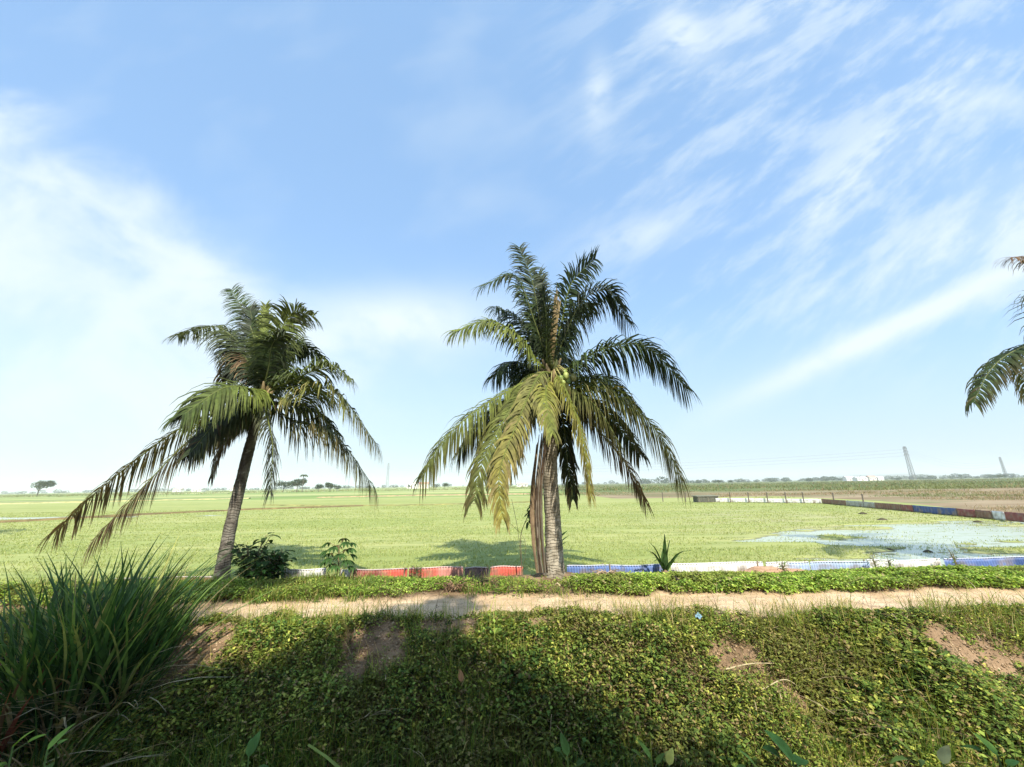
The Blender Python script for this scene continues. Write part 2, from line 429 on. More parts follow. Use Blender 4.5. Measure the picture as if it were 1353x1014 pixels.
# --- verge between path and barrier
X, Y = scatter(60000, -10, 15.5, 7.3, 8.98)
dens = np.interp(X, [-10, -5.5, -4.5, -3.2, -1.2, 0.3, 1.3, 2.2, 15], [.55, .5, .30, .38, .25, .18, .4, 1.0, 1.0])
n1 = fbm(X*1.2, Y*2.0, 101, 4)
cover = sst(.64-dens*.5, .74-dens*.5, n1+.08)*(.12+.88*dens)
keep = (rng.random(len(X)) < cover) & (rng.random(len(X)) > path_mask(X, Y)*1.6)
X, Y = X[keep], Y[keep]
V, F, C = sprigs(X, Y, .02, .12, 6, .03, .062, [(.22, .34, .05), (.30, .42, .07), (.38, .46, .10), (.14, .24, .04), (.34, .30, .14)], [3, 3, 2, 2, .7], .7)
tag(mesh('ground_cover', V, F, M_LEAF, None, C), 'bright yellow green creeping weeds on the verge between path and low barrier', 'weeds', None, 'stuff')

# --- grass tufts
def grass(name, label, X, Y, h0, h1, cols, wts, w=.007, lean=.5, tufts=7, tip=None, spread=.04, seg=3, hk=None):
    n = len(X); Xr = np.repeat(X, tufts)+rng.normal(0, spread, n*tufts); Yr = np.repeat(Y, tufts)+rng.normal(0, spread, n*tufts)
    Z = height(Xr, Yr)-.02; m = len(Xr)
    H = np.repeat(rng.uniform(h0, h1, n), tufts)*rng.uniform(.55, 1.1, m)
    if hk is not None: H = H*np.repeat(hk, tufts)
    col = pick(m, cols, wts, .3)
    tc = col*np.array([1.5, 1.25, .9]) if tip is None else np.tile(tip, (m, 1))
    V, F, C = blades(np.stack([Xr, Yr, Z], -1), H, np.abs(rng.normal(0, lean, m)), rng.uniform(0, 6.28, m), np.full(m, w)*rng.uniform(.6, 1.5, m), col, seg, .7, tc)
    return tag(mesh(name, V, F, M_GRASS, None, C), label, 'grass', None, 'stuff')
X, Y = scatter(3800, -9, 9.5, 3.9, 5.2)
hk = np.interp(Y, [3.9, 4.7, 5.15], [1.0, .85, .5])*np.interp(X, [.5, 2.5], [1, .72])*(0.65+.7*fbm(X*1.2, Y, 5))
grass('grass', 'dark upright wild grass filling the bottom of the ditch', X, Y, .4, .8, [(.06, .13, .025), (.12, .21, .04), (.2, .27, .06), (.3, .26, .12)], [3, 3, 1.5, .6], .013, .22, 7, None, .05, 4, hk)
X, Y = scatter(8000, -9, 9.5, 4.7, 6.4)
k = (rng.random(len(X)) > bare(X, Y)*1.15) & (fbm(X*.9, Y*.9, 7) > .40); X, Y = X[k], Y[k]
grass('grass', 'thin wiry grass sprouting through the weeds of the ditch bank', X, Y, .12, .42, [(.14, .22, .04), (.26, .32, .07), (.38, .33, .16)], [3, 2, 1.6], .006, .5, 6)
X, Y = scatter(4600, -10, 1.5, 7.35, 8.75)
k = (fbm(X*1.4, Y*1.8, 9) > .5) & (rng.random(len(X)) < np.interp(X, [-10, -4.2, -3, 1.5], [1, 1, .3, .12])); X, Y = X[k], Y[k]
grass('grass', 'green grass tufts round the feet of the left palm and the shrub', X, Y, .08, .30, [(.08, .16, .03), (.14, .24, .04), (.26, .3, .09), (.4, .34, .18)], [3, 3, 1.2, .8], .009, .5, 8)
X, Y = scatter(2600, -10, 15, 6.2, 7.9)
k = (fbm(X*2.4, Y*2.4, 19) > .55) & (rng.random(len(X)) > path_mask(X, Y)*2.5) & (rng.random(len(X)) < .6); X, Y = X[k], Y[k]
grass('grass', 'short sunlit grass fringing both edges of the sandy path', X, Y, .04, .14, [(.2, .3, .05), (.34, .38, .1), (.45, .36, .18)], [3, 2, 1.3], .006, .7, 8)

# dry litter on the verge and the bank
X, Y = scatter(9000, -6.5, 13, 5.2, 8.9)
lit = (fbm(X*1.3, Y*1.8, 23) > .52) & (rng.random(len(X)) > path_mask(X, Y)*.93); X, Y = X[lit], Y[lit]; n = len(X)
V, F, C = blades(np.stack([X, Y, height(X, Y)+.01], -1), rng.uniform(.02, .06, n), rng.uniform(1.5, 6, n), rng.uniform(0, 6.28, n), rng.uniform(.004, .012, n), pick(n, [(.42, .33, .2), (.28, .19, .11), (.15, .1, .06)], [2, 2, 1]), 2)
tag(mesh('plant_litter', V, F, M_WOOD, None, C), 'dry straw and dead leaf bits strewn over verge and bank', 'litter', None, 'stuff')

# rice seedlings over the near field
def seedl(n, y0, y1, hw):
    u = rng.random(n); Y = y0*(y1/y0)**u; X = rng.uniform(-1, 1, n)*np.minimum(Y*hw, 60); return X, Y
X, Y = seedl(150000, 9.7, 46, 1.42)
n1 = fbm(X*.5, Y*1.6, 131, 4); wm = wet_mask(X, Y)
k = (n1 > .36+.05*sst(.3, .6, wm)) & (rng.random(len(X)) > sst(.36, 1.15, wm)*.85) & ((X < 22) | (Y > 10))
k &= X < np.interp(Y, [8, 22, 46], [25, 28.5, 37])
X, Y = X[k], Y[k]; n = len(X)
base = pick(n, [(.285, .335, .095), (.35, .39, .13), (.42, .42, .19), (.23, .28, .075)], [3, 3, 1.5, .8], .12)
V, F, C = blades(np.stack([X, Y, height(X, Y)-.01], -1), rng.uniform(.03, .085, n), rng.uniform(.1, .9, n), rng.uniform(0, 6.28, n), np.interp(Y, [9, 46], [.012, .05]), base, 1)
tag(mesh('rice_seedlings', V, F, M_GRASS, None, C), 'short pale green rice seedlings covering the flat paddy', 'rice', None, 'stuff')

# ------------------------------------------------------------------ field bunds and clods
def mound(name, pts, w, h, mat, kind='structure', label=None, cat=None, col=(.2, .17, .09)):
    pts = np.array(pts, float); V = []; F = []
    n = max(12, int(np.linalg.norm(pts[-1]-pts[0])/1.2)); t = np.linspace(0, 1, n)
    s = np.linspace(0, 1, len(pts)); P0 = np.stack([np.interp(t, s, pts[:, k]) for k in range(3)], -1)
    T = np.gradient(P0, axis=0); T /= np.linalg.norm(T, axis=1)[:, None]; S = np.stack([-T[:, 1], T[:, 0], 0*T[:, 0]], -1)
    pr = [(-.5, -.1), (-.28, .7), (-.05, 1), (.2, .85), (.5, -.1)]
    for i in range(n):
        hh = h*(.7+.6*vnoise(i*.7, 3.3, 5)); ww = w*(.8+.4*vnoise(i*.5, 1.3, 8))
        for a, b in pr: V.append(P0[i]+S[i]*a*ww+np.array([0, 0, b*hh]))
    for i in range(n-1):
        for k in range(4): F.append((i*5+k, i*5+k+1, (i+1)*5+k+1, (i+1)*5+k))
    c = pick(len(V), [col, (col[0]*1.3, col[1]*1.25, col[2]*1.1)], [1, 1])
    o = mesh(name, V, F, mat, None, c, True)
    return tag(o, label, cat, None, kind)
M_BUND = vc_mat('bund_mud', .95, .1, 6, .6, .05, .3, 1.5)
def F2(px, py, z=-.3):
    d = ray(px, py); t = (z-CAMZ)/d[2]; return np.array([d[0]*t, d[1]*t, z])
mound('bund', [F2(-120, 697), F2(60, 688), F2(200, 680), F2(330, 674), F2(480, 669)], .9, .16, M_BUND, col=(.15, .12, .06))
mound('bund', [F2(350, 668), F2(440, 669), F2(560, 668), F2(700, 664)], 1.3, .14, M_BUND, col=(.20, .2, .08))
mound('bund', [F2(-150, 669.5), F2(150, 663), F2(330, 659)], 2, .2, M_BUND, col=(.40, .37, .18))
mound('bund', [F2(420, 658), F2(560, 655), F2(720, 653)], 3, .25, M_BUND, col=(.34, .26, .15))

# ------------------------------------------------------------------ low barrier of sheets at the field edge
PAL = dict(white=(.70, .71, .70), red=(.52, .10, .075), dred=(.26, .05, .05), blue=(.12, .20, .46), lblue=(.36, .46, .66), dark=(.14, .09, .10), brown=(.22, .11, .07), grey=(.42, .42, .38), maroon=(.25, .07, .06), pink=(.58, .26, .22), dblue=(.05, .1, .27))
def sheet(p0, p1, h, color, label, group, rib=.06, tilt=0.0, lip=True, zb=-.16, second=None, posts=True):
    """one corrugated sheet standing on edge between two ground points, with rolled lip and stakes"""
    p0 = np.array(p0, float); p1 = np.array(p1, float); L = np.linalg.norm(p1[:2]-p0[:2])
    rt = empty('barrier_sheet', (*((p0+p1)/2)[:2], (p0[2]+p1[2])/2), label, 'barrier sheet', group)
    o = np.array(rt.location)
    T = (p1-p0)/np.linalg.norm(p1-p0); S = np.array([-T[1], T[0], 0]); S /= np.linalg.norm(S)
    n = int(max(16, min(220, L/rib*4))); V = []; C = []
    c1 = np.array(PAL[color]); c2 = np.array(PAL[second]) if second else c1
    sag = random.uniform(-.01, .012)
    rows = 5
    for i in range(n+1):
        t = i/n; q = p0+(p1-p0)*t-o
        wv = .012*math.sin(t*L/rib*2*math.pi)
        bow = .02*math.sin(t*math.pi*1.7+p0[0])
        top = sag*math.sin(math.pi*t)+.004*math.sin(t*7+p0[0])+.008*(float(vnoise(t*L*3+p0[0], 1.5, 2))-.5)
        cc = c1*(1-float(sst(.45, .6, t)))+c2*float(sst(.45, .6, t))
        for j in range(rows):
            s = j/(rows-1); z = s*h+(top if s > .4 else 0)
            V.append(q+S*(wv+bow+tilt*s*h)+np.array([0, 0, z]))
            dirt = float(fbm(t*L*5+p0[0], s*3, 4)); k = 1-.75*(1-s)**1.5*float(sst(.3, .65, dirt))-.5*float(sst(.5, .75, dirt))
            dc = cc*k+np.array([.27, .21, .15])*(1-k)
            C.append(dc)
    F = []
    for i in range(n):
        for j in range(rows-1):
            a = i*rows+j; F.append((a, a+rows, a+rows+1, a+1))
    ob = mesh('panel', V, F, M_PLASTIC, rt, C, True)
    sm = ob.modifiers.new('thick', 'SOLIDIFY'); sm.thickness = .004
    if lip:
        mb = MB(); pts = [np.array(V[i*rows+rows-1])+np.array([0, 0, .004]) for i in range(0, n+1, 2)]
        cc = c1*.45+.4
        mb.tube(pts, .013, 6, cc); mb.build('top_lip', M_PLASTIC, rt)
    if posts:
        for t in (.06, .94):
            mb = MB(); q = p0+(p1-p0)*t-o+S*.03
            mb.tube([q+np.array([0, 0, -.1]), q+np.array([0.01, 0, h*1.02+.03])], .014, 6, (.3, .24, .16)); mb.build('stake', M_WOOD, rt)
    return rt
def fx(px, Y=9.1): return P(px, 750, Y)[0]
G1 = 'coloured sheets of the near barrier'
near = [(150, 288, 'brown', None, 'rusty brown sheet half hidden by grass left of the left palm'),
        (372, 432, 'white', None, 'short off white sheet between the dark shrub and the young cassava'),
        (449, 466, 'white', None, 'small white scrap of sheet right of the young cassava'),
        (467, 540, 'dred', 'red', 'faded dark red sheet starting beside the small white scrap'),
        (541, 613, 'red', 'pink', 'longest bright red sheet of the barrier left of the shadow dark one'),
        (614, 647, 'dark', None, 'short sheet coloured shadow dark between two red ones'),  # dark sheet colour includes the shadow lying on the red run
        (648, 692, 'red', None, 'red sheet ending just left of the big palm trunk'),
        (749, 800, 'blue', None, 'blue sheet right beside the big palm trunk'),
        (801, 886, 'blue', None, 'blue sheet left of the spiky palm sprout'),
        (887, 1010, 'white', None, 'long clean white sheet right of the spiky palm sprout'),
        (1011, 1070, 'white', 'lblue', 'pale sheet partly buried by a heap of reddish soil'),
        (1071, 1150, 'lblue', None, 'light blue sheet in the right half of the barrier'),
        (1151, 1252, 'white', None, 'whitish sheet with puddle water behind at the right'),
        (1253, 1420, 'blue', 'dblue', 'deep blue sheet running out of frame at the right')]
for i, (a, b, c, c2, lab) in enumerate(near):
    z = -.12+.01*math.sin(i*2.1); yy = 9.08+.03*math.sin(i*1.7)
    xa, xb = fx(a), fx(b)
    h = .275 if c != 'brown' else .18
    if xa > 5: yy += (xa-5)*.012
    sheet((xa, yy, z), (xb-.02, yy+.02*math.sin(i*3.3)+(.012*(xb-xa) if xa > 5 else 0), z+random.uniform(-.01, .01)), h, c, lab, G1, tilt=random.uniform(-.12, .12), second=c2)
# flatter second sheet lying behind the blue/white right part
# far barrier
G2 = 'coloured sheets of the far barrier'
A = np.array([24.0, 59, -.3]); B = np.array([37.2, 46.5, -.3]); D = np.array([28.3, 19.5, -.3])
def seg(p, q, t0, t1): return p+(q-p)*t0, p+(q-p)*t1
A = F2(872, 663); B = F2(1086, 665.5); D = F2(1400, 695)
def atx(p, q, px):
    best = None
    for k in range(401):
        t = k/400; w_ = p+(q-p)*t; d = RM.transposed() @ Vector((w_-np.array([0, 0, CAMZ])))
        x = CX+FPX*d.x/-d.z
        if best is None or abs(x-px) < best[0]: best = (abs(x-px), t)
    return p+(q-p)*best[1]
farseg = [(A, B, 946, 1000, 'white', 'cream white sheet of the far barrier nearest the dark crate'), (A, B, 1001, 1040, 'white', 'cream white sheet in the middle of the far white run'), (A, B, 1041, 1085, 'white', 'cream white sheet at the corner of the far barrier'),
          (B, D, 1087, 1118, 'brown', 'short dark brown sheet just past the far corner'), (B, D, 1119, 1156, 'grey', 'long grey green sheet of the far barrier'),
          (B, D, 1157, 1190, 'brown', 'mottled brown sheet between grey green and blue ones'), (B, D, 1191, 1206, 'maroon', 'narrow dark maroon sheet left of the far blue one'), (B, D, 1207, 1264, 'dblue', 'dark blue sheet of the far barrier'),
          (B, D, 1265, 1290, 'maroon', 'rusty sheet right of the far dark blue one'), (B, D, 1291, 1311, 'brown', 'dark brown sheet left of the small white far one'),
          (B, D, 1312, 1329, 'white', 'small dirty white sheet near the right frame edge'), (B, D, 1330, 1398, 'maroon', 'dark red sheet leaving the frame on the far barrier')]
for p, q, a, b, c, lab in farseg:
    pa, pb = atx(p, q, a-.3), atx(p, q, b+.9)
    sheet(pa, pb, .44 if p is B else .42, c, lab, G2, rib=.25, tilt=.03, lip=False)
for i, (a) in enumerate((875, 905, 964, 988, 1013, 1037, 1060, 1100, 1139)):
    q = atx(A, B, a) if a < 1086 else atx(B, D, a)
    mb = MB(); mb.tube([(0, 0, -.2), (0.01, .01, .5), (.03, 0, 1.05)], .05, 6, (.14, .12, .10)); mb.box((0.03, 0, 1.0), (.13, .13, .05), c=(.2, .18, .15))
    o = mb.build('fence_post', M_WOOD); o.location = (q[0], q[1]-.25, -.3)
    names = ['leftmost of the thin far posts', 'thin far post left of the dark crate', 'thin far post just right of the dark crate', 'second thin far post right of the dark crate', 'third thin far post right of the dark crate', 'tallest dark far post before the white sheets end', 'thin far post left of the barrier corner', 'thin far post standing at the short brown sheet', 'thin far post standing at the grey green sheet']
    tag(o, names[i], 'post', 'thin posts along the far barrier')
# dark crate-like hut/box on far barrier
q = atx(A, B, 933); rt = empty('crate', (q[0], q[1], -.3), 'long dark crate standing left of the far white sheets', 'crate')
mb = MB(); mb.box((0, 0, .33), (2.3, 1.1, .6), c=(.11, .11, .09)); mb.build('box', M_WOOD, rt)
mb = MB(); mb.box((0, 0, .66), (2.5, 1.3, .07), c=(.2, .2, .17)); mb.build('lid', M_WOOD, rt)
for s in (-1, 0, 1):
    mb = MB(); mb.box((s*1.0, -.57, .33), (.09, .04, .56), c=(.16, .15, .12)); mb.build('slat', M_WOOD, rt)

# ------------------------------------------------------------------ palms
def curve(pts, n):
    pts = np.array(pts, float); m = len(pts)
    ext = np.vstack([2*pts[0]-pts[1], pts, 2*pts[-1]-pts[-2]])
    d = np.linalg.norm(np.diff(pts, axis=0), axis=1); s = np.concatenate([[0], np.cumsum(d)])/d.sum()
    out = []
    for t in np.linspace(0, 1, n):
        i = min(int(np.searchsorted(s, t, 'right')-1), m-2); u = (t-s[i])/(s[i+1]-s[i])
        p0, p1, p2, p3 = ext[i], ext[i+1], ext[i+2], ext[i+3]
        out.append(.5*((2*p1)+(-p0+p2)*u+(2*p0-5*p1+4*p2-p3)*u*u+(-p0+3*p1-3*p2+p3)*u**3))
    return np.array(out)
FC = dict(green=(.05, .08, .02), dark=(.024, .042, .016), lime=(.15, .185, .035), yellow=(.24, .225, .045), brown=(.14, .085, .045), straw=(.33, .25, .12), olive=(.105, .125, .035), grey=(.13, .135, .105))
def frond(parent, org, pts, L=.75, c0='green', c1='olive', tip='brown', npair=124, droop=.9, twist=0.0, start=.12, brk=0.03, w=.040, sweep=.55, label=None, tipamt=.5, end=1.0):
    """a pinnate leaf: curved tapering stalk with rows of narrow folded leaflets"""
    K = 60; pts = np.array(pts, float)
    c = curve(pts, K) - org
    T = np.gradient(c, axis=0); T /= np.linalg.norm(T, axis=1)[:, None]
    h = c[-1]-c[0]; h[2] = 0
    if np.linalg.norm(h) < .15: h = np.array([.3, -.9, 0])
    h /= np.linalg.norm(h); side0 = np.cross(h, [0, 0, 1.])
    st = MB(); length = np.linalg.norm(np.diff(c, axis=0), axis=1).sum()
    rr = np.interp(np.linspace(0, 1, K), [0, .1, .5, 1], [.045, .026, .014, .004])
    stc = np.array(FC['lime'])*.8 if c0 in ('green', 'lime', 'olive', 'yellow') else np.array(FC['olive'])
    st.tube(c[::2], rr[::2], 6, stc)
    V = []; F = []; C = []; k0 = 0; S = 5
    A0, A1, A2 = np.array(FC[c0]), np.array(FC[c1]), np.array(FC[tip])
    for i in range(npair):
        s = start+(end-start)*((i+.5)/npair)
        for sg in (-1, 1):
            if random.random() < brk: continue
            ss_ = min(.995, max(.05, s+random.uniform(-.004, .004))); f = ss_*(K-1); a = int(f); u = f-a; b = min(a+1, K-1)
            p = c[a]*(1-u)+c[b]*u; t = T[a]*(1-u)+T[b]*u; t /= np.linalg.norm(t)
            side = side0-t*np.dot(side0, t); side /= np.linalg.norm(side)
            nr = np.cross(side, t)
            if nr[2] < 0 and abs(t[2]) < .9: nr = -nr
            tw = twist+random.uniform(-.12, .12)
            sd = side*math.cos(tw)*sg+nr*math.sin(tw)*sg
            sw = sweep+.75*max(0, ss_-.6)+random.uniform(-.1, .1)
            d = sd*.85+t*sw+nr*(.22*(1-abs(t[2])))+np.random.default_rng(i*2+sg+3+int(abs(c[5, 0])*99)).normal(0, .12, 3); d /= np.linalg.norm(d)
            prof = min(1, (ss_-start)/.18+.45)*(1-max(0, ss_-.55)**1.3*1.15)
            ll = 1.12*L*max(.18, prof)*random.uniform(.82, 1.1); ww = w*(.6+.4*prof)*random.uniform(.75, 1.2)
            dr = droop*random.uniform(.55, 1.45)
            wd = t-d*np.dot(t, d); wd /= np.linalg.norm(wd)+1e-9
            q = p.copy(); step = ll/(S-1); dd = d.copy()
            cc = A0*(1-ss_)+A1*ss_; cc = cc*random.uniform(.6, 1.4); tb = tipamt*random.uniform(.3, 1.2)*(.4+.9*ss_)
            if random.random() < .05: cc = cc*.5+A2*.5
            for k in range(S):
                tt = k/(S-1); wk = ww*(.55, 1, .85, .55, .08)[k]*.5
                V.append(q-wd*wk); V.append(q+wd*wk)
                g = min(1, tb*tt**1.6); col = cc*(1-g)+A2*g*random.uniform(.8, 1.1); C.append(col); C.append(col)
                dd = dd+np.array([0, 0, -1.])*dr*(.28+.30*k); dd /= np.linalg.norm(dd)
                q = q+dd*step
                wd = wd-dd*np.dot(wd, dd); wd /= np.linalg.norm(wd)+1e-9
            for k in range(S-1):
                o = k0+k*2; F.append((o, o+1, o+3, o+2))
            k0 += 2*S
    ob = mesh('frond', V, np.array(F), M_FROND, parent, C)
    if label: ob['label'] = label
    st.build('stalk', M_STALK, ob)
    return ob
def trunk(parent, org, pts, r0, r1, n=60, flare=1.35, mat=None):
    c = curve(pts, n)-org; t = np.linspace(0, 1, n); L = np.linalg.norm(c[-1]-c[0])
    r = r0+(r1-r0)*t**.8; r *= 1+(flare-1)*np.exp(-t*L/.35)
    V = []; F = []; seg = 22
    for i in range(n):
        ring = 1+.02*(1 if i % 2 == 0 else -1)+.02*random.uniform(-1, 1)
        for k in range(seg):
            th = 2*math.pi*k/seg; lump_ = 1+.12*(vnoise(k*.7, i*.35, 3)-.5)
            rr = r[i]*ring*lump_*(1+.12*math.exp(-t[i]*L/.25)*math.sin(th*5))
            V.append(c[i]+np.array([math.cos(th)*rr, math.sin(th)*rr, 0]))
    for i in range(n-1):
        for k in range(seg): q = (k+1) % seg; F.append((i*seg+k, i*seg+q, (i+1)*seg+q, (i+1)*seg+k))
    F.append(tuple((n-1)*seg+k for k in range(seg)))
    return mesh('trunk', V, F, mat or M_TRUNK, parent, None, True)
def crownshaft(parent, c, r, h, cols=('straw', 'olive')):
    """overlapping leaf bases round the growing point"""
    mb = MB()
    for i in range(16):
        a = i*2.4; z = -h*.35+h*.9*i/16; rr = r*(1.25-.5*i/16)
        d = np.array([math.cos(a), math.sin(a), 0.])
        p = c+d*rr*.6+np.array([0, 0, z]); col = np.array(FC[random.choice(cols)])*random.uniform(.5, 1.0)
        mb.tube([p-np.array([0, 0, h*.15]), p+d*rr*.35+np.array([0, 0, h*.15]), p+d*rr*.9+np.array([0, 0, h*.42])], [.07*r/.2, .055*r/.2, .02*r/.2], 7, col, jit=.08)
    mb.build('leaf_base', M_STALK, parent, True)
def fiber(parent, c, n, spread, cols=('brown', 'straw')):
    mb = MB()
    for i in range(n):
        a = random.uniform(0, 6.28); d = np.array([math.cos(a), math.sin(a), 0.])*random.uniform(.3, 1)*spread
        q = c+d*.3; l = random.uniform(.3, .8)
        pts = [q, q+d*.8+np.array([0, 0, -.1*l]), q+d*1.1+np.array([random.uniform(-.05, .05), 0, -l])]
        mb.tube(curve(pts, 6), np.linspace(.012, .004, 6), 4, np.array(FC[random.choice(cols)])*random.uniform(.5, 1.1))
    mb.build('dead_fibre', M_WOOD, parent)
def coconut(parent, c, r, col):
    V = []; F = []; A_, B_ = 10, 14
    for i in range(A_+1):
        ph = math.pi*i/A_
        for k in range(B_):
            th = 2*math.pi*k/B_; rr = r*math.sin(ph)*(1+.07*math.cos(3*th)); z = -math.cos(ph)*r*1.25*(1+.05*math.cos(ph))
            V.append((c[0]+rr*math.cos(th), c[1]+rr*math.sin(th), c[2]+z))
    for i in range(A_):
        for k in range(B_): q = (k+1) % B_; F.append((i*B_+k, i*B_+q, (i+1)*B_+q, (i+1)*B_+k))
    mesh('coconut', V, F, M_HUSK, parent, pick(len(V), [col], [1], .08), True)

def fp(hub, Ys, pix):
    """world points of a stalk from traced picture points and their distances"""
    return [hub]+[P(x, y, yy) for (x, y), yy in zip(pix, Ys)]

# -------- left palm
YL = 9.05
bL = G(293, 765); bL = P(293, 757, YL); bL[2] = float(height(bL[0], YL))-.05
hL = P(347, 528, YL)
palm = empty('coconut_palm', bL, 'slimmer coconut palm leaning right beside the dark shrub, long fronds sweeping left', 'palm tree', 'coconut palms along the bund')
o = np.array(palm.location)
trunk(palm, o, [bL, P(306, 690, YL), P(325, 610, YL), P(338, 560, YL), hL], .130, .105, 70)
crownshaft(palm, hL-o+np.array([0, 0, .05]), .17, .55)
fiber(palm, hL-o+np.array([0, 0, .1]), 26, .3)
def FL(ys, pix, **k): return frond(palm, o, fp(hL+np.array([random.uniform(-.05, .05), random.uniform(-.05, .05), random.uniform(0, .25)]), [YL+y for y in ys], pix), **k)
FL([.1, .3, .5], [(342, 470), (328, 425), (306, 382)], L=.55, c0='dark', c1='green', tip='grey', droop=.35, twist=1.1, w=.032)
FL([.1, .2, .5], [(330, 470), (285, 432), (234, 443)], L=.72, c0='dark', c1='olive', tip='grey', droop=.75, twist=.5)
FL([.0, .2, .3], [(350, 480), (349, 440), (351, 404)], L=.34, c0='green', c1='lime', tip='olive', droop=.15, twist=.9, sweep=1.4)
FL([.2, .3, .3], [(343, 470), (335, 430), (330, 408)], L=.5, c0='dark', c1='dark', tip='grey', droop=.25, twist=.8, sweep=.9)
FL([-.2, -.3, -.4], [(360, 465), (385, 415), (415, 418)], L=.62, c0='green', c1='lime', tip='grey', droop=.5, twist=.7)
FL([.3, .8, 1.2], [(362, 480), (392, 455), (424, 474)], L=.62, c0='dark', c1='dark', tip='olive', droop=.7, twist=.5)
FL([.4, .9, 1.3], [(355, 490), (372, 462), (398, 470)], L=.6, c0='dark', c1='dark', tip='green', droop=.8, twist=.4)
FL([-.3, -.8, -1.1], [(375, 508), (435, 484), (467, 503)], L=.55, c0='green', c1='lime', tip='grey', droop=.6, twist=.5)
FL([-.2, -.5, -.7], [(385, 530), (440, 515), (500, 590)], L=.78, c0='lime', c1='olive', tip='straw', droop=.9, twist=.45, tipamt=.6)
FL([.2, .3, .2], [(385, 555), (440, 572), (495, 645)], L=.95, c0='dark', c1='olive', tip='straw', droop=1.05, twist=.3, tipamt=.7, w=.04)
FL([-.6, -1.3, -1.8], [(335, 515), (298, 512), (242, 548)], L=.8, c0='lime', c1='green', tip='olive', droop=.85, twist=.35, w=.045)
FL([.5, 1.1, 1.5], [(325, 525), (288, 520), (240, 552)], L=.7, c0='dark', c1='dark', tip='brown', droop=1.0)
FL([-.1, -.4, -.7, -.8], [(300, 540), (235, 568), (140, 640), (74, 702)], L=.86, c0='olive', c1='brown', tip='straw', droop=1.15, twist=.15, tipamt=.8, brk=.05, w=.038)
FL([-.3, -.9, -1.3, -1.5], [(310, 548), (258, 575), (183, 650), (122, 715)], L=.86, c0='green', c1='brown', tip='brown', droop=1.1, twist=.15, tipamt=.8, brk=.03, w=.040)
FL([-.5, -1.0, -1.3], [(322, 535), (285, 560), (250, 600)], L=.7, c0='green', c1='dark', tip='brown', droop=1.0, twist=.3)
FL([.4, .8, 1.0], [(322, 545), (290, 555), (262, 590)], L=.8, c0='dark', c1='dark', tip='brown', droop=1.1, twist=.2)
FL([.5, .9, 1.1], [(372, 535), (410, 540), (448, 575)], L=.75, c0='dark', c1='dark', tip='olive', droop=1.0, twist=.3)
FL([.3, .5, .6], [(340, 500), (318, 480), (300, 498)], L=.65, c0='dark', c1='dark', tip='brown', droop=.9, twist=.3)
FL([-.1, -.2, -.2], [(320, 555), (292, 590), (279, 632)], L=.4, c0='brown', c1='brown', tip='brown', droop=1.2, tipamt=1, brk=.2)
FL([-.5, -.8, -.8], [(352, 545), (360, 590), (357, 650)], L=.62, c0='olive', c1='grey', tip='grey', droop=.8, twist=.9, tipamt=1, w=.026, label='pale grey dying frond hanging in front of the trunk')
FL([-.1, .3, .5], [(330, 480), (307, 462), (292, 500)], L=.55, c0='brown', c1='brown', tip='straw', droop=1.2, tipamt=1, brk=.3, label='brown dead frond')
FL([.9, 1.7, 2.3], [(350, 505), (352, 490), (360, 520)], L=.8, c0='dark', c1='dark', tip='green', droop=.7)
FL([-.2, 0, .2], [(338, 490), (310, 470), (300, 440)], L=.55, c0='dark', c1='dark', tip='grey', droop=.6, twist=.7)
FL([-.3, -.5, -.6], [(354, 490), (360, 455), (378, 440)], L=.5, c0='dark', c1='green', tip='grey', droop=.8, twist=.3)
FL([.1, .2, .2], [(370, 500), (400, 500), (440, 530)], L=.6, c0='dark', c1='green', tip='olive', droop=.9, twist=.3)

# -------- main palm
YM = 8.85
bM = P(733, 765, YM); bM[2] = float(height(bM[0], YM))-.05
hM = P(729, 505, YM)
palm = empty('coconut_palm', bM, 'taller thick trunked coconut palm with green nuts beside the blue sheet', 'palm tree', 'coconut palms along the bund')
o = np.array(palm.location)
trunk(palm, o, [bM, P(731, 700, YM), P(727, 620, YM), P(728, 550, YM), hM], .19, .155, 70, 1.35, M_TRUNK2)
crownshaft(palm, hM-o+np.array([0, 0, .1]), .2, .6)
fiber(palm, hM-o, 30, .3)
# dead leaf bases and stalks hanging beside the trunk
mb = MB()
for k in range(12):
    x0 = 704+k*1.1+random.uniform(-2, 2)
    pts = [P(x0+6, 585+random.uniform(-15, 10), YM-.12)-o, P(x0-1, 650, YM-.2)-o, P(x0, 710, YM-.2)-o, P(x0+5+random.uniform(-2, 2), 757, YM-.15)-o]
    mb.tube(curve(pts, 14), np.interp(np.linspace(0, 1, 14), [0, .5, 1], [.014, .03, .018])*random.uniform(.6, 1.2), 6, np.array(random.choice([(.07, .05, .035), (.12, .08, .05), (.22, .16, .10), (.16, .14, .11)]))*random.uniform(.7, 1.2), jit=.4)
mb.build('dead_stalk', M_WOOD, palm)
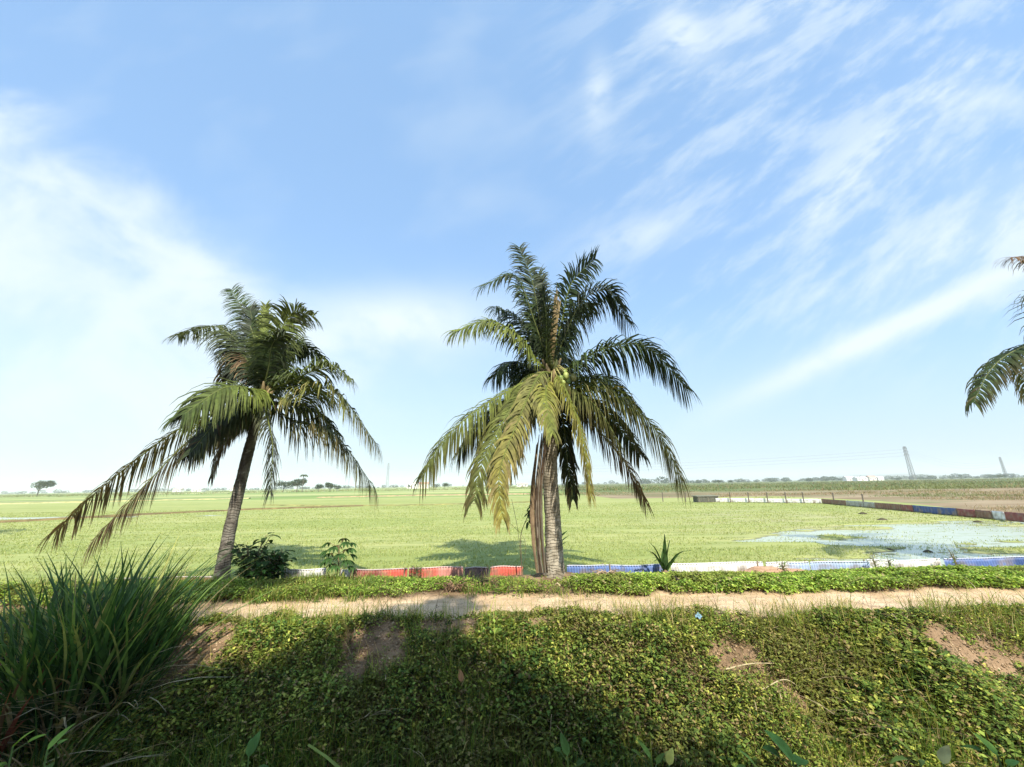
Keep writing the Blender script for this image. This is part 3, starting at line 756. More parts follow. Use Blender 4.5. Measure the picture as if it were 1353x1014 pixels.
# broken spear with straw coloured sheath at the top
mb = MB()
for k in range(7):
    dx = random.uniform(-5, 5); pts = [hM-o+np.array([0, 0, .2]), P(731+dx*.6, 440, YM-.3)-o, P(736+dx, 372+abs(dx)*5+random.uniform(0, 14), YM-.4)-o]
    mb.tube(curve(pts, 10), np.interp(np.linspace(0, 1, 10), [0, .5, 1], [.03, .034, .010]), 6, np.array(FC['straw'])*random.uniform(.35, .9), jit=.25)
mb.build('spear_leaf', M_STALK, palm)
bunch = [(741, 500, -.35), (748, 497, -.32), (744, 506, -.42), (751, 504, -.3), (737, 508, -.38), (728, 512, -.4), (757, 499, -.2), (746, 492, -.25)]
for x, y, dy in bunch:
    coconut(palm, P(x, y, YM+dy)-o, random.uniform(.055, .085), random.choice([(.34, .4, .12), (.42, .42, .16), (.2, .28, .07)]))
mb = MB()
for x, y, dy in bunch:
    q = P(x, y, YM+dy)-o; a = hM-o+np.array([.02, -.1, .25]); mb.tube(curve([a, (a+q)/2+np.array([0, -.05, .14]), q+np.array([0, 0, .05])], 8), .011, 5, (.36, .34, .12))
mb.build('nut_stem', M_STALK, palm)
FMX = [([-.8, -1.3, -1.6], [(705, 515), (678, 560), (668, 612)], 'green'), ([-.4, -.8, -1.0], [(758, 515), (790, 540), (822, 592)], 'olive'), ([-.2, -.5, -.6], [(690, 515), (640, 550), (606, 598)], 'green'), ([.3, .6, .8], [(756, 520), (800, 545), (845, 600)], 'dark'), ([.5, 1, 1.2], [(700, 510), (655, 540), (630, 590)], 'dark')]
def FM(ys, pix, **k): return frond(palm, o, fp(hM+np.array([random.uniform(-.06, .06), random.uniform(-.06, .06), random.uniform(0, .3)]), [YM+y for y in ys], pix), **k)
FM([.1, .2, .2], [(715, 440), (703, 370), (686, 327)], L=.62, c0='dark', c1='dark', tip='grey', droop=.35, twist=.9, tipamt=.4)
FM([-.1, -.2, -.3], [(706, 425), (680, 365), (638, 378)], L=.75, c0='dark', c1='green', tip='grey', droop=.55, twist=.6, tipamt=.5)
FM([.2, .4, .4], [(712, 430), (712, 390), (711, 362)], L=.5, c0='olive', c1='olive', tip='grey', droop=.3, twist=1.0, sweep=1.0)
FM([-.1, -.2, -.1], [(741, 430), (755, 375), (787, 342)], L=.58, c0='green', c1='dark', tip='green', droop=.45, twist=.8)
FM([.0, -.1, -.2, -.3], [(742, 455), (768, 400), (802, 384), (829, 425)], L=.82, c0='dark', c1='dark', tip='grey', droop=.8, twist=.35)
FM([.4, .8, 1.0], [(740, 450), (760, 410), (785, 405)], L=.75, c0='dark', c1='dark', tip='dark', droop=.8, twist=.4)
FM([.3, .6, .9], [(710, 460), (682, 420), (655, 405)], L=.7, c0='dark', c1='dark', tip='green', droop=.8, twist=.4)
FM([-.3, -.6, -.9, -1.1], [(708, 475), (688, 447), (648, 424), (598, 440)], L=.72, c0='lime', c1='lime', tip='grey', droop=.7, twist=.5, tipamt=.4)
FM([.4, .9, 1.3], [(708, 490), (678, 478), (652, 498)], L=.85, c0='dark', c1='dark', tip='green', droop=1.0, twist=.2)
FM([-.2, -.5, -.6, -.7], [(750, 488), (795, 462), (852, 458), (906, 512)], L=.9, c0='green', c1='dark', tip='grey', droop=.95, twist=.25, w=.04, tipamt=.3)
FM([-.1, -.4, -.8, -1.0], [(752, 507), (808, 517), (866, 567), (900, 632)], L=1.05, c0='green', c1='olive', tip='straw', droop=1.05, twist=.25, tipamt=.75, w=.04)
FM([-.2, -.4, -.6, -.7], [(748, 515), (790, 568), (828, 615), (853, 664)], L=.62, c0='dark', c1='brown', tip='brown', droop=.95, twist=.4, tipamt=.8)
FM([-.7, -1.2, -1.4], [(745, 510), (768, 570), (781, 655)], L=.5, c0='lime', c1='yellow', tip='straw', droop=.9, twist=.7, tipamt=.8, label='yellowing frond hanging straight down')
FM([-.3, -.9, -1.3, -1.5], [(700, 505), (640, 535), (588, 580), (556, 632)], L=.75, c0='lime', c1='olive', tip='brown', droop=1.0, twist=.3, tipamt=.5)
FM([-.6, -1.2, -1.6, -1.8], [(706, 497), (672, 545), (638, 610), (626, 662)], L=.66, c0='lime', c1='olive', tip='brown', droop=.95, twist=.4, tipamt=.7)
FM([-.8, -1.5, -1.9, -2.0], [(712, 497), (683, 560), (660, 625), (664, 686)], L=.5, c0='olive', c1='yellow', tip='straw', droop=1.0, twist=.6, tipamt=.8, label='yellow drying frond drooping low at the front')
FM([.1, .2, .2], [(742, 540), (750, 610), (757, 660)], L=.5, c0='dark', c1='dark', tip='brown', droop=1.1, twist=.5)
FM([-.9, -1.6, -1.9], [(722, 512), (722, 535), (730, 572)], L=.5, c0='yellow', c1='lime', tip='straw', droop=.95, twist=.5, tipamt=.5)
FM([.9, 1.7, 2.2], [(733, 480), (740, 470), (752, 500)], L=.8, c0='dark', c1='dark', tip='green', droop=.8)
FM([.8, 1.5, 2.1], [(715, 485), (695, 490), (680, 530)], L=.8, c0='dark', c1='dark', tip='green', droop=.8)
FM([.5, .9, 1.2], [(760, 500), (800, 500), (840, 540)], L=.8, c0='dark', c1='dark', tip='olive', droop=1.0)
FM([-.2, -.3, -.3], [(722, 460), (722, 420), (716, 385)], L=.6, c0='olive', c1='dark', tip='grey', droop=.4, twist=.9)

for ys, px_, c_ in FMX: FM(ys, px_, L=.75, c0=c_, c1='olive' if c_ != 'dark' else 'dark', tip='brown', droop=1.0, twist=.35, tipamt=.6)
# -------- right palm (mostly out of frame) and one beyond the left edge, both needed for their shadows and edge fronds
def generic(palm, o, hub, n, seed, skip=None, R0=3.3):
    random.seed(seed)
    for i in range(n):
        a = i*2.399+seed; e = [1.25, .85, .45, .05, -.25][i % 5]+random.uniform(-.12, .12)
        if skip and skip(a % 6.283, e): continue
        d = np.array([math.cos(a), math.sin(a), 0]); L_ = R0*random.uniform(.85, 1.1)
        p1 = hub+d*L_*.3*math.cos(e)+np.array([0, 0, L_*.34*math.sin(e)+.15])
        p2 = hub+d*L_*.66*max(.45, math.cos(e))+np.array([0, 0, L_*.5*math.sin(e)+.02])
        p3 = hub+d*L_*.92*max(.6, math.cos(e))+np.array([0, 0, L_*.42*math.sin(e)-.8])
        frond(palm, o, [hub, p1, p2, p3], L=.75, c0='green', c1='olive', tip='straw', npair=50, droop=.9, twist=.3)
YR = 9.3
hR = P(1418, 470, YR); bR = hR.copy(); bR[0] += .3; bR[2] = float(height(bR[0], YR))-.05
palm = empty('coconut_palm', bR, 'coconut palm at the right edge with only its frond tips in view', 'palm tree', 'coconut palms along the bund')
o = np.array(palm.location)
trunk(palm, o, [bR, (bR+hR)/2+np.array([.05, 0, 0]), hR], .18, .14, 50)
crownshaft(palm, hR-o, .18, .55)
frond(palm, o, [hR, P(1385, 452, YR-.2), P(1340, 464, YR-.4), P(1308, 490, YR-.5), P(1286, 532, YR-.6)], L=.62, c0='dark', c1='green', tip='brown', droop=1.0, twist=.3, tipamt=.6)
frond(palm, o, [hR, P(1400, 400, YR), P(1375, 345, YR), P(1336, 340, YR)], L=.7, c0='green', c1='brown', tip='brown', droop=.8, twist=.5, tipamt=.7)
def sk(a, e):
    t_ = hR+3.6*np.array([math.cos(a), math.sin(a), 0]); return 676+480*t_[0]/max(2, t_[1]) < 1400
generic(palm, o, hR, 24, 3, sk)
frond(palm, o, [hR, hR+np.array([1.0, 1.2, .8]), hR+np.array([2.1, 2.4, .6]), hR+np.array([2.9, 3.2, -.3])], L=.75)
frond(palm, o, [hR, hR+np.array([-.2, -1.2, .7]), hR+np.array([-.3, -2.4, .4]), hR+np.array([-.4, -3.2, -.5])], L=.75)
hX = np.array([-29.6, 17.5, 5.2]); bX = np.array([-30.0, 17.5, -.35])
palm = empty('coconut_palm', bX, 'coconut palm beyond the left edge, only its shadow on the paddy showing', 'palm tree', 'coconut palms along the bund')
o = bX; trunk(palm, o, [bX, (bX+hX)/2, hX], .2, .15, 40); crownshaft(palm, hX-o, .18, .55); generic(palm, o, hX, 22, 5)
random.seed(99)

# ------------------------------------------------------------------ tall grass clumps at the left
def clump(name, c, n, h0, h1, rad, cols, wts, w, label, cat='grass clump', lean=.25, deadn=0, group=None, biasx=0.0):
    rt_o = np.array([c[0], c[1], float(height(c[0], c[1]))])
    a = rng.uniform(0, 6.28, n); r = np.sqrt(rng.random(n))*rad
    X = rt_o[0]+np.cos(a)*r; Y = rt_o[1]+np.sin(a)*r*.8; Z = height(X, Y)-.03
    H = rng.uniform(h0, h1, n)*(1.05-.3*r/rad); ln = np.abs(rng.normal(0, lean, n))+.25*r/rad
    az = a+rng.normal(0, .7, n)
    dx = np.cos(az)*ln+biasx; dy = np.sin(az)*ln; ln = np.hypot(dx, dy); az = np.arctan2(dy, dx)
    col = pick(n, cols, wts, .25)
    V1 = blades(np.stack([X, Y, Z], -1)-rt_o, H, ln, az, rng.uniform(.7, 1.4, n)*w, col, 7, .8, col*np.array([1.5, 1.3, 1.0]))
    o = mesh(name, V1[0], V1[1], M_GRASS, None, V1[2]); o.location = rt_o
    tag(o, label, cat, group)
    if deadn:
        n = deadn; a = rng.uniform(0, 6.28, n); r = np.sqrt(rng.random(n))*rad
        X = rt_o[0]+np.cos(a)*r; Y = rt_o[1]-abs(np.sin(a))*r*.8; Z = height(X, Y)-.02
        d = blades(np.stack([X, Y, Z], -1)-rt_o, rng.uniform(.4, 1.0, n), rng.uniform(.25, 1.2, n), rng.uniform(-3.4, .3, n), rng.uniform(.7, 1.4, n)*w*.7, pick(n, [(.42, .34, .2), (.3, .24, .13), (.5, .44, .3)], [1, 1, 1]), 6, .8)
        mesh('dead_blades', d[0], d[1], M_GRASS, o, d[2])
    return o
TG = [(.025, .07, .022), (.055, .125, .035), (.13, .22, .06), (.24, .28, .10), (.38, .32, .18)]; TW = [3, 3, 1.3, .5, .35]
gl = 'tall grass clumps left of the palms'
def gpx(px, Y): return (P(px, 900, Y)[0], Y)
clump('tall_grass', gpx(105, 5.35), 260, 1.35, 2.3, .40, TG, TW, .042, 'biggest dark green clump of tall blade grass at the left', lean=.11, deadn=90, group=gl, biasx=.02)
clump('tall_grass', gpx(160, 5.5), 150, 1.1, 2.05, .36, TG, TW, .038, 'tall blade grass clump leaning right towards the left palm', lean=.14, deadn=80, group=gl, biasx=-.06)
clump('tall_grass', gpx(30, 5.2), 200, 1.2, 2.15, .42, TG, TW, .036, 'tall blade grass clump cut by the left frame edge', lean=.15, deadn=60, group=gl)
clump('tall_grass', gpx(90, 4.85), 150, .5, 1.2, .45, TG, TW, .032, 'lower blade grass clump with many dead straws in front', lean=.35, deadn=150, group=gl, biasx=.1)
clump('tall_grass', gpx(175, 5.45), 40, 1.2, 1.95, .22, TG, TW, .026, 'sparse long single blades reaching right over the paddy', lean=.2, deadn=10, group=gl, biasx=.2)
clump('red_leaf_plant', gpx(8, 4.9), 40, 1.2, 1.7, .2, [(.16, .05, .04), (.22, .09, .06), (.1, .06, .04)], [2, 2, 1], .05, 'reddish brown bladed plant at the left frame edge', 'plant', lean=.3)
clump('grass_clump', gpx(855, 4.55), 60, .4, .8, .3, TG, TW, .016, 'slender grass clump rising from the ditch right of centre', lean=.2)

# ------------------------------------------------------------------ broad-leaf plants
def bigleaf(mb, p, az, tilt, L, Wd, col, fold=.25, droop=.6, n=6):
    """ovate leaf blade with midrib fold, curved down"""
    d = np.array([math.cos(az)*math.cos(tilt), math.sin(az)*math.cos(tilt), math.sin(tilt)]); s = np.array([-math.sin(az), math.cos(az), 0.])
    q = np.array(p, float); V = []; F = []; dd = d.copy()
    for i in range(n+1):
        t = i/n; w_ = Wd*.5*math.sin(math.pi*min(1, (t*.93+.07))**.75)**.8 if 0 < t < 1 else .002
        up = np.cross(s, dd); up = up if up[2] > 0 else -up
        V += [q-s*w_+up*w_*fold, q, q+s*w_+up*w_*fold]
        dd = dd+np.array([0, 0, -1.])*droop/n; dd /= np.linalg.norm(dd); q = q+dd*L/n
    for i in range(n):
        a = i*3; F += [(a, a+1, a+4, a+3), (a+1, a+2, a+5, a+4)]
    mb.add(V, F, np.array(col)*random.uniform(.75, 1.25))
def shrub(base, H, stems, lv, L0, W0, col, name, label, cat='shrub', spread=.5, stemcol=(.16, .14, .07)):
    rt = empty(name, base, label, cat); lf = MB(); st = MB()
    for s in range(stems):
        a = random.uniform(0, 6.28); sp = random.uniform(.2, 1)*spread; h = H*random.uniform(.6, 1)
        pts = curve([(0, 0, -.03), (math.cos(a)*sp*.35, math.sin(a)*sp*.35, h*.5), (math.cos(a)*sp, math.sin(a)*sp, h)], 9)
        st.tube(pts, np.linspace(.016, .006, 9), 6, stemcol)
        for k in range(lv):
            t = .3+.7*k/max(1, lv-1); q = pts[int(t*8)]; az = k*2.4+a
            e = q+np.array([math.cos(az), math.sin(az), .4])*.06*random.uniform(.6, 1.8)
            st.tube([q, e], .004, 4, stemcol)
            bigleaf(lf, e, az, random.uniform(-.1, .7), L0*random.uniform(.7, 1.2), W0*random.uniform(.7, 1.2), col, droop=random.uniform(.5, 1.3))
    lf.build('foliage', M_LEAF, rt); st.build('stem', M_STALK, rt); return rt
def gb(px, Y, py=760):
    x = P(px, py, Y)[0]; return np.array([x, Y, float(height(x, Y))])
shrub(gb(330, 8.75), .98, 11, 14, .20, .12, (.045, .085, .025), 'shrub', 'dark broad leaved shrub growing right beside the left palm trunk', spread=.42)
shrub(gb(362, 8.7), .75, 9, 13, .21, .13, (.04, .09, .025), 'shrub', 'lower dark shrub with drooping leaves next to the off white sheet', spread=.32)
shrub(gb(346, 8.55), .45, 10, 10, .15, .09, (.08, .17, .035), 'shrub', 'low green bushy plant in front of the dark shrubs', spread=.5)
# young cassava with palmate top
b = gb(444, 8.65); rt = empty('cassava_plant', b, 'young cassava plant with lobed dark top between white sheets', 'plant')
st = MB(); lf = MB(); st.tube(curve([(0, 0, 0), (.03, 0, .35), (.0, 0, .72)], 8), .014, 6, (.2, .16, .08))
for k in range(20):
    a = k*2.4; z = .2+.55*k/20; q = np.array([.02, 0, z]); e = q+np.array([math.cos(a)*.24, math.sin(a)*.2, .10])
    st.tube([q, e], .004, 4, (.2, .14, .06))
    for j in range(5): bigleaf(lf, e, a+(j-2)*.55, .0, .2, .065, (.05, .11, .03), droop=1.2)
lf.build('foliage', M_LEAF, rt); st.build('stem', M_STALK, rt)
# slim sapling left of the big trunk
b = gb(690, 8.75); rt = empty('sapling', b, 'thin bent sapling with a hanging dark leaf bunch left of the big trunk', 'sapling')
top = P(704, 668, 8.75)-b; mid = P(688, 712, 8.75)-b
st = MB(); st.tube(curve([(0, 0, -.02), mid, P(692, 695, 8.75)-b, top], 12), np.linspace(.013, .006, 12), 6, (.14, .12, .07))
st.tube(curve([(0, 0, .05), P(684, 700, 8.8)-b, P(676, 660, 8.8)-b], 8), .005, 5, (.14, .12, .07)); st.tube(curve([(0, 0, .1), P(694, 715, 8.7)-b, P(672, 690, 8.7)-b], 8), .004, 5, (.14, .12, .07))
lf = MB()
for k in range(34):
    t = k/34; q = P(704-6*t+random.uniform(-3, 3), 660+34*t+random.uniform(-3, 3), 8.75)-b
    bigleaf(lf, q, random.uniform(0, 6.28), random.uniform(-1.2, -.1), .17, .055, (.045, .10, .03), droop=.7)
lf.build('foliage', M_LEAF, rt); st.build('stem', M_STALK, rt)
b = gb(744, 9.0); rt = empty('seedling', b, 'small plant with two dark leaves poking out right of the big trunk', 'seedling')
st = MB(); st.tube(curve([(0, 0, 0), P(744, 735, 9.0)-b, P(742, 712, 9.0)-b], 8), .008, 5, (.1, .13, .05)); lf = MB()
for (x, y, az, L_) in [(742, 716, .2, .24), (742, 709, .5, .2), (741, 722, 0, .2)]: bigleaf(lf, P(x, y, 9.0)-b, az, .7, L_, .08, (.05, .12, .03), droop=.3)
lf.build('foliage', M_LEAF, rt); st.build('stem', M_STALK, rt)
# spiky coconut sprout
b = gb(879, 8.85); rt = empty('palm_sprout', b, 'spiky young coconut sprout standing before the white sheet', 'palm sprout')
lf = MB()
for (tx, ty, Wd, m) in [(878, 706, .10, .0), (876, 724, .15, -.05), (881, 728, .12, .05), (857, 716, .035, -.2), (862, 737, .05, -.15), (914, 727, .075, .25), (895, 742, .06, .12), (853, 727, .05, .2), (905, 738, .05, .3), (864, 742, .05, .25), (885, 714, .03, 0), (872, 745, .07, -.1)]:
    tip = P(tx, ty, 8.85-abs(m))-b; pts = curve([(0, 0, .02), tip*.5+np.array([0, 0, .10+abs(m)*.25]), tip], 9); V = []; F = []
    for i, q in enumerate(pts):
        w_ = Wd*.5*math.sin(math.pi*(.12+.88*i/8)); V += [q+np.array([-w_, -.02, 0]), q+np.array([0, .015, 0]), q+np.array([w_, -.02, 0])]
    for i in range(8): a = i*3; F += [(a, a+1, a+4, a+3), (a+1, a+2, a+5, a+4)]
    lf.add(V, F, np.array((.06, .12, .035))*random.uniform(.7, 1.4))
lf.build('foliage', M_LEAF, rt)
mb = MB(); mb.tube([(0, 0, -.04), (0, 0, .03), (0, 0, .09)], [.07, .085, .03], 10, (.2, .14, .08)); mb.build('husk', M_HUSK, rt)

# weeds standing along the barrier on the right
for i, (px, h, lab) in enumerate([(1160, .35, 'thin upright weed at the joint of light blue and whitish sheets'), (1178, .3, 'short bushy weed before the whitish sheet'), (1268, .42, 'tallest upright weed before the deep blue sheet'), (550, .25, 'small weed before the bright red sheet'), (1035, .3, 'thin weed beside the reddish soil heap')]):
    shrub(gb(px, 8.85), h, 3, 9, .06, .03, (.12, .2, .05), 'weed', lab, 'weed', .08)
# foreground leaves that rise into the bottom of the frame
def fore(px, py, Y, L, Wd, az, col, label, name='broad_leaf_plant', cat='plant', tilt=.9, extra=6):
    tip = P(px, py, Y); b = np.array([tip[0]-math.cos(az)*L*.4, Y, float(height(tip[0], Y))])
    L *= .8; Wd *= .75; py += 4; rt = empty(name, b, label, cat); lf = MB(); st = MB()
    s0 = tip-b-np.array([math.cos(az)*L*.5, 0, L*.45]); st.tube(curve([(0, 0, -.02), s0*.5+np.array([.03, 0, .02]), s0], 8), .006, 5, (.12, .2, .05))
    bigleaf(lf, s0, az, tilt, L, Wd, col, droop=.5, n=8)
    for k in range(extra):
        t = .72+.3*k/max(1, extra); q = s0*t; a = az+2+k*2.2; q2 = q+np.array([math.cos(a), math.sin(a), .5])*.07; st.tube([q, q2], .003, 4, (.12, .2, .05)); bigleaf(lf, q2, a, random.uniform(.1, .8), L*random.uniform(.5, .9), Wd*random.uniform(.6, .95), np.array(col)*random.uniform(.5, 1), droop=random.uniform(.5, 1.4), n=8)
    lf.build('foliage', M_LEAF, rt); st.build('stem', M_STALK, rt)
fore(72, 975, 3.3, .20, .09, 1.2, (.20, .34, .06), 'pale green broad blade at the bottom left corner')
fore(30, 975, 3.5, .16, .10, .5, (.24, .38, .05), 'bright small leaf at the very bottom left')
fore(1030, 985, 3.1, .24, .17, 2.4, (.14, .27, .06), 'largest broad green leaf at the bottom right of centre')
fore(985, 1000, 3.5, .18, .07, 2.8, (.22, .34, .07), 'narrow pale leaf left of the largest broad leaf')
fore(890, 1000, 3.4, .14, .08, .8, (.50, .48, .12), 'yellowing curled leaf at the bottom centre right')
fore(1195, 985, 3.5, .26, .07, 2.5, (.30, .40, .08), 'long yellow green leaf at the bottom right')
fore(1255, 995, 3.4, .18, .10, .3, (.46, .44, .2), 'pale dried leaf near the bottom right')
fore(1310, 985, 3.4, .17, .10, 1.9, (.14, .28, .06), 'round green leaf at the bottom right corner')
fore(745, 985, 3.5, .18, .09, 1.9, (.12, .22, .05), 'mid green leaf at the bottom centre')
fore(850, 990, 3.6, .17, .07, 2.4, (.18, .3, .06), 'light green leaf left of the yellowing one')
fore(330, 985, 3.5, .2, .1, 1.6, (.10, .2, .05), 'mid green leaf left of the cut grass blade')
# single broad grass blade in front, bottom left of centre
b = np.array([P(470, 1014, 3.1)[0], 3.1, float(height(-1, 3.1))]); lf = MB()
pts = curve([np.zeros(3), P(455, 1030, 3.1)-b, P(425, 998, 3.1)-b, P(407, 984, 3.1)-b], 10); V = []; F = []
for i, q in enumerate(pts):
    w_ = .018*(1-.55*i/9); V += [q+np.array([w_*.6, 0, w_*.8]), q-np.array([w_*.6, 0, w_*.8])]
for i in range(9): F.append((2*i, 2*i+1, 2*i+3, 2*i+2))
lf.add(V, F, (.24, .34, .12)); o = lf.build('grass_blade', M_GRASS, None, False); o.name = 'wild_grass'; o.location = tuple(map(float, b)); tag(o, 'single broad pale grass blade leaning left at the bottom edge', 'grass')

# ------------------------------------------------------------------ odds and ends
def stick(name, pts, r, col, label, cat='stick'):
    mb = MB(); pts = np.array(pts); org = pts[0]; mb.tube(curve(pts-org, 12), np.linspace(r, r*.5, 12), 7, col, jit=.1)
    o = mb.build(name, M_WOOD); o.location = tuple(map(float, org)); return tag(o, label, cat)
stick('cane', [G(962, 904, .16), G(995, 901, .19), G(1026, 897, .17)], .010, (.48, .40, .24), 'pale dry cane lying across the weeds below the bare patch')
stick('cane', [G(1010, 927, .12), G(1040, 921, .16), G(1060, 923, .1)], .008, (.5, .42, .26), 'thin straw coloured cane lower than the pale one')
stick('branch', [G(890, 771, .13), G(900, 777, .10), G(915, 782, .05)], .026, (.05, .04, .035), 'black bent branch lying on the bright weeds', 'branch')
# pile of dead palm debris
def debris(px, py, n, s, label, col=(.2, .13, .08)):
    g = G(px, py); mb = MB()
    for i in range(n):
        a = random.uniform(0, 6.28); l = s*random.uniform(.3, 1); p = np.array([random.gauss(0, s*.35), random.gauss(0, s*.15), random.uniform(0, .08)])
        d = np.array([math.cos(a), math.sin(a)*.5, random.uniform(-.1, .45)])*l
        mb.tube(curve([p, p+d*.5+np.array([0, 0, .05]), p+d], 6), np.linspace(.013, .005, 6), 5, np.array(col)*random.uniform(.4, 1.9))
    o = mb.build('dead_frond_pile', M_WOOD); o.location = tuple(map(float, g)); tag(o, label, 'plant debris')
debris(602, 782, 46, .32, 'tangle of dead palm twigs on the verge before the shadow dark sheet')
debris(640, 778, 34, .35, 'flatter scatter of brown twigs left of the big trunk')
debris(800, 764, 40, .34, 'heap of grey brown dry fronds leaning on the blue sheets', (.28, .21, .15))
debris(666, 757, 20, .22, 'dry bits caught on the last red sheet', (.3, .22, .15))
debris(765, 778, 24, .4, 'thin pale straws lying right of the big trunk', (.4, .33, .22))
# soil heap against pale sheet
def heap(c, rx, ry, h, col, label):
    V = []; F = []; A_, B_ = 12, 40
    for i in range(A_+1):
        r = i/A_
        for k in range(B_):
            th = 2*math.pi*k/B_; x = math.cos(th)*r*rx; y = math.sin(th)*r*ry
            z = h*(1-r*r)*(.55+.9*vnoise(x*5+9, y*7, 3))-.03*r; V.append((x, y, z))
    for i in range(A_):
        for k in range(B_): q = (k+1) % B_; F.append((i*B_+k, i*B_+q, (i+1)*B_+q, (i+1)*B_+k))
    o = mesh('soil_heap', V, F, M_CLOD, None, pick(len(V), [col], [1], .2), True); o.location = tuple(map(float, c)); tag(o, label, 'soil heap')
q = gb(1022, 8.93); heap(q, .9, .18, .14, (.42, .27, .18), 'heap of reddish soil piled against the pale sheet')
q = gb(735, 8.95); heap(q, .55, .35, .12, (.2, .14, .09), 'low mound of earth at the foot of the big palm')
# plastic scrap, fallen leaf
g = G(926, 832, .14); mb = MB(); V = []
for i in range(6):
    for j in range(4): V.append((i*.02-.05, j*.015, .02*math.sin(i*1.7+j)+j*.015))
mb.add(V, [(i*4+j, (i+1)*4+j, (i+1)*4+j+1, i*4+j+1) for i in range(5) for j in range(3)], (.22, .38, .5)); o = mb.build('plastic_scrap', M_PLASTIC); o.location = tuple(map(float, g)); tag(o, 'crumpled light blue plastic scrap caught in weeds below the path', 'litter')
g = G(609, 932, .22); mb = MB(); bigleaf(mb, (0, 0, 0), 1.9, 1.0, .14, .07, (.50, .26, .12), droop=.5); o = mb.build('fallen_leaf', M_LEAF); o.location = tuple(map(float, g)); tag(o, 'orange brown curled dead leaf caught in the dark ditch grass', 'leaf')

# clods in paddy
clods = [(1106, 755, 'dark clod close behind the light blue sheet'), (1160, 745, 'dark clump at the near edge of the puddle'), (1175, 727, 'mud clod standing in the middle of the puddle'), (1166, 688, 'dark speck of mud at the far puddle edge'), (1226, 729, 'clod right of the puddle middle'), (1140, 680, 'small clod left of the far puddle edge'), (1292, 690, 'mud clod in the thin green beyond the puddle')]
for px, py, lab in clods:
    g = F2(px, py, -.33); mb = MB(); s = random.uniform(.05, .09)*g[1]/12
    mb.tube([(0, 0, -.05), (0, 0, .0), (.02*s, 0, s*.5), (0, 0, s*.8)], [s*1.6, s*1.7, s, s*.3], 9, (.09, .08, .05), jit=.3)
    o = mb.build('mud_clod', M_CLOD); o.location = tuple(map(float, g)); tag(o, lab, 'mud clod', 'clods in the puddle')

# ------------------------------------------------------------------ distance
def tree(px, py_base, py_top, Y, wpx, label, n=1500, col=(.055, .085, .035), name='tree', trunkh=.25, lobes=7, group='distant trees on the plain'):
    b = P(px, py_base, Y); b[2] = -.3; top = P(px, py_top, Y); H = top[2]+.3; W_ = wpx/FPX*Y*.97
    rt = empty(name, b, label, 'tree', group)
    st = MB(); st.tube([(0, 0, -.2), (0, 0, H*.3), (W_*.03, 0, H*.7)], [H*.03, H*.024, H*.01], 7, (.13, .1, .07))
    for k in range(4): a = k*1.7; st.tube([(0, 0, H*.3), (math.cos(a)*W_*.25, math.sin(a)*W_*.2, H*.65)], [H*.012, H*.005], 5, (.13, .1, .07))
    st.build('trunk', M_WOOD, rt)
    cs = [(random.uniform(-.34, .34)*W_, random.uniform(-.3, .3)*W_, H*random.uniform(.45+trunkh*.3, .8), random.uniform(.16, .3)) for _ in range(lobes)]
    i = rng.integers(0, lobes, n); c = np.array(cs)
    v = rng.normal(0, 1, (n, 3)); v /= np.linalg.norm(v, axis=1)[:, None]; v *= rng.uniform(.6, 1.08, (n, 1))
    p = c[i, :3]+v*np.stack([c[i, 3]*W_, c[i, 3]*W_, c[i, 3]*H*.9], -1)
    p[:, 2] = np.clip(p[:, 2], H*trunkh*.5, H)
    s = rng.uniform(.05, .1, n)*min(H, W_)
    V, F, C = leaves(p, rng.uniform(-1, 1, n), rng.uniform(0, 6.28, n), s, s*.8, pick(n, [col, (col[0]*1.5, col[1]*1.4, col[2]*1.2)], [2, 1]))
    mesh('crown', V, F, M_CROWN, rt, C); return rt
tree(50, 652, 635, 260, 23, 'lone flat topped tree on the horizon at the far left', name='lone_tree', trunkh=.8)
tree(374, 650, 635, 250, 22, 'left half of the rounded tree pair right of the left palm', 1800)
tree(392, 650, 631, 245, 20, 'taller right half of the rounded tree pair by the left palm', 1800)
tree(421, 650, 639, 240, 15, 'small round tree left of the two further right ones')
tree(436, 650, 636, 240, 15, 'middle tree of the clump seen below the left palm frond')
tree(445, 650, 640, 240, 10, 'smallest tree at the right end of that clump', 900)
tree(540, 646, 640, 280, 6, 'tiny bush before the white buildings left side', 600)
tree(576, 646, 639, 280, 11, 'low bushy tree before the white buildings', 900)
tree(587, 646, 637, 280, 10, 'rounder tree right of the white buildings', 900)
tree(905, 640, 635, 420, 5, 'tiny lone tree left of the two dark far ones', 500)
tree(950, 640, 634, 300, 8, 'small dark tree on the horizon right of the big palm', 800)
tree(968, 640, 634, 300, 14, 'wider dark tree next to the small one on the right horizon', 1000)
tree(1322, 636, 627, 330, 17, 'dark spreading tree near the right frame edge horizon', 1200, trunkh=.5)
# small far palm on top of the tree pair
b = P(399, 650, 240); b[2] = -.3; t_ = P(399, 628, 240); rt = empty('far_palm', b, 'tiny distant palm rising over the rounded tree pair', 'palm tree')
mb = MB(); mb.tube([(0, 0, 0), (0, 0, t_[2]-.6)], .18, 6, (.15, .12, .09)); mb.build('trunk', M_WOOD, rt)
mb = MB()
for k in range(11):
    a = k*.571; h = t_[2]-.5; mb.tube(curve([(0, 0, h), (math.cos(a)*1.2, math.sin(a)*1.2, h+.9), (math.cos(a)*2.4, math.sin(a)*2.4, h-.4)], 6), [.1, .3, .32, .28, .2, .05], 4, (.06, .09, .035))
mb.build('crown', M_CROWN, rt)

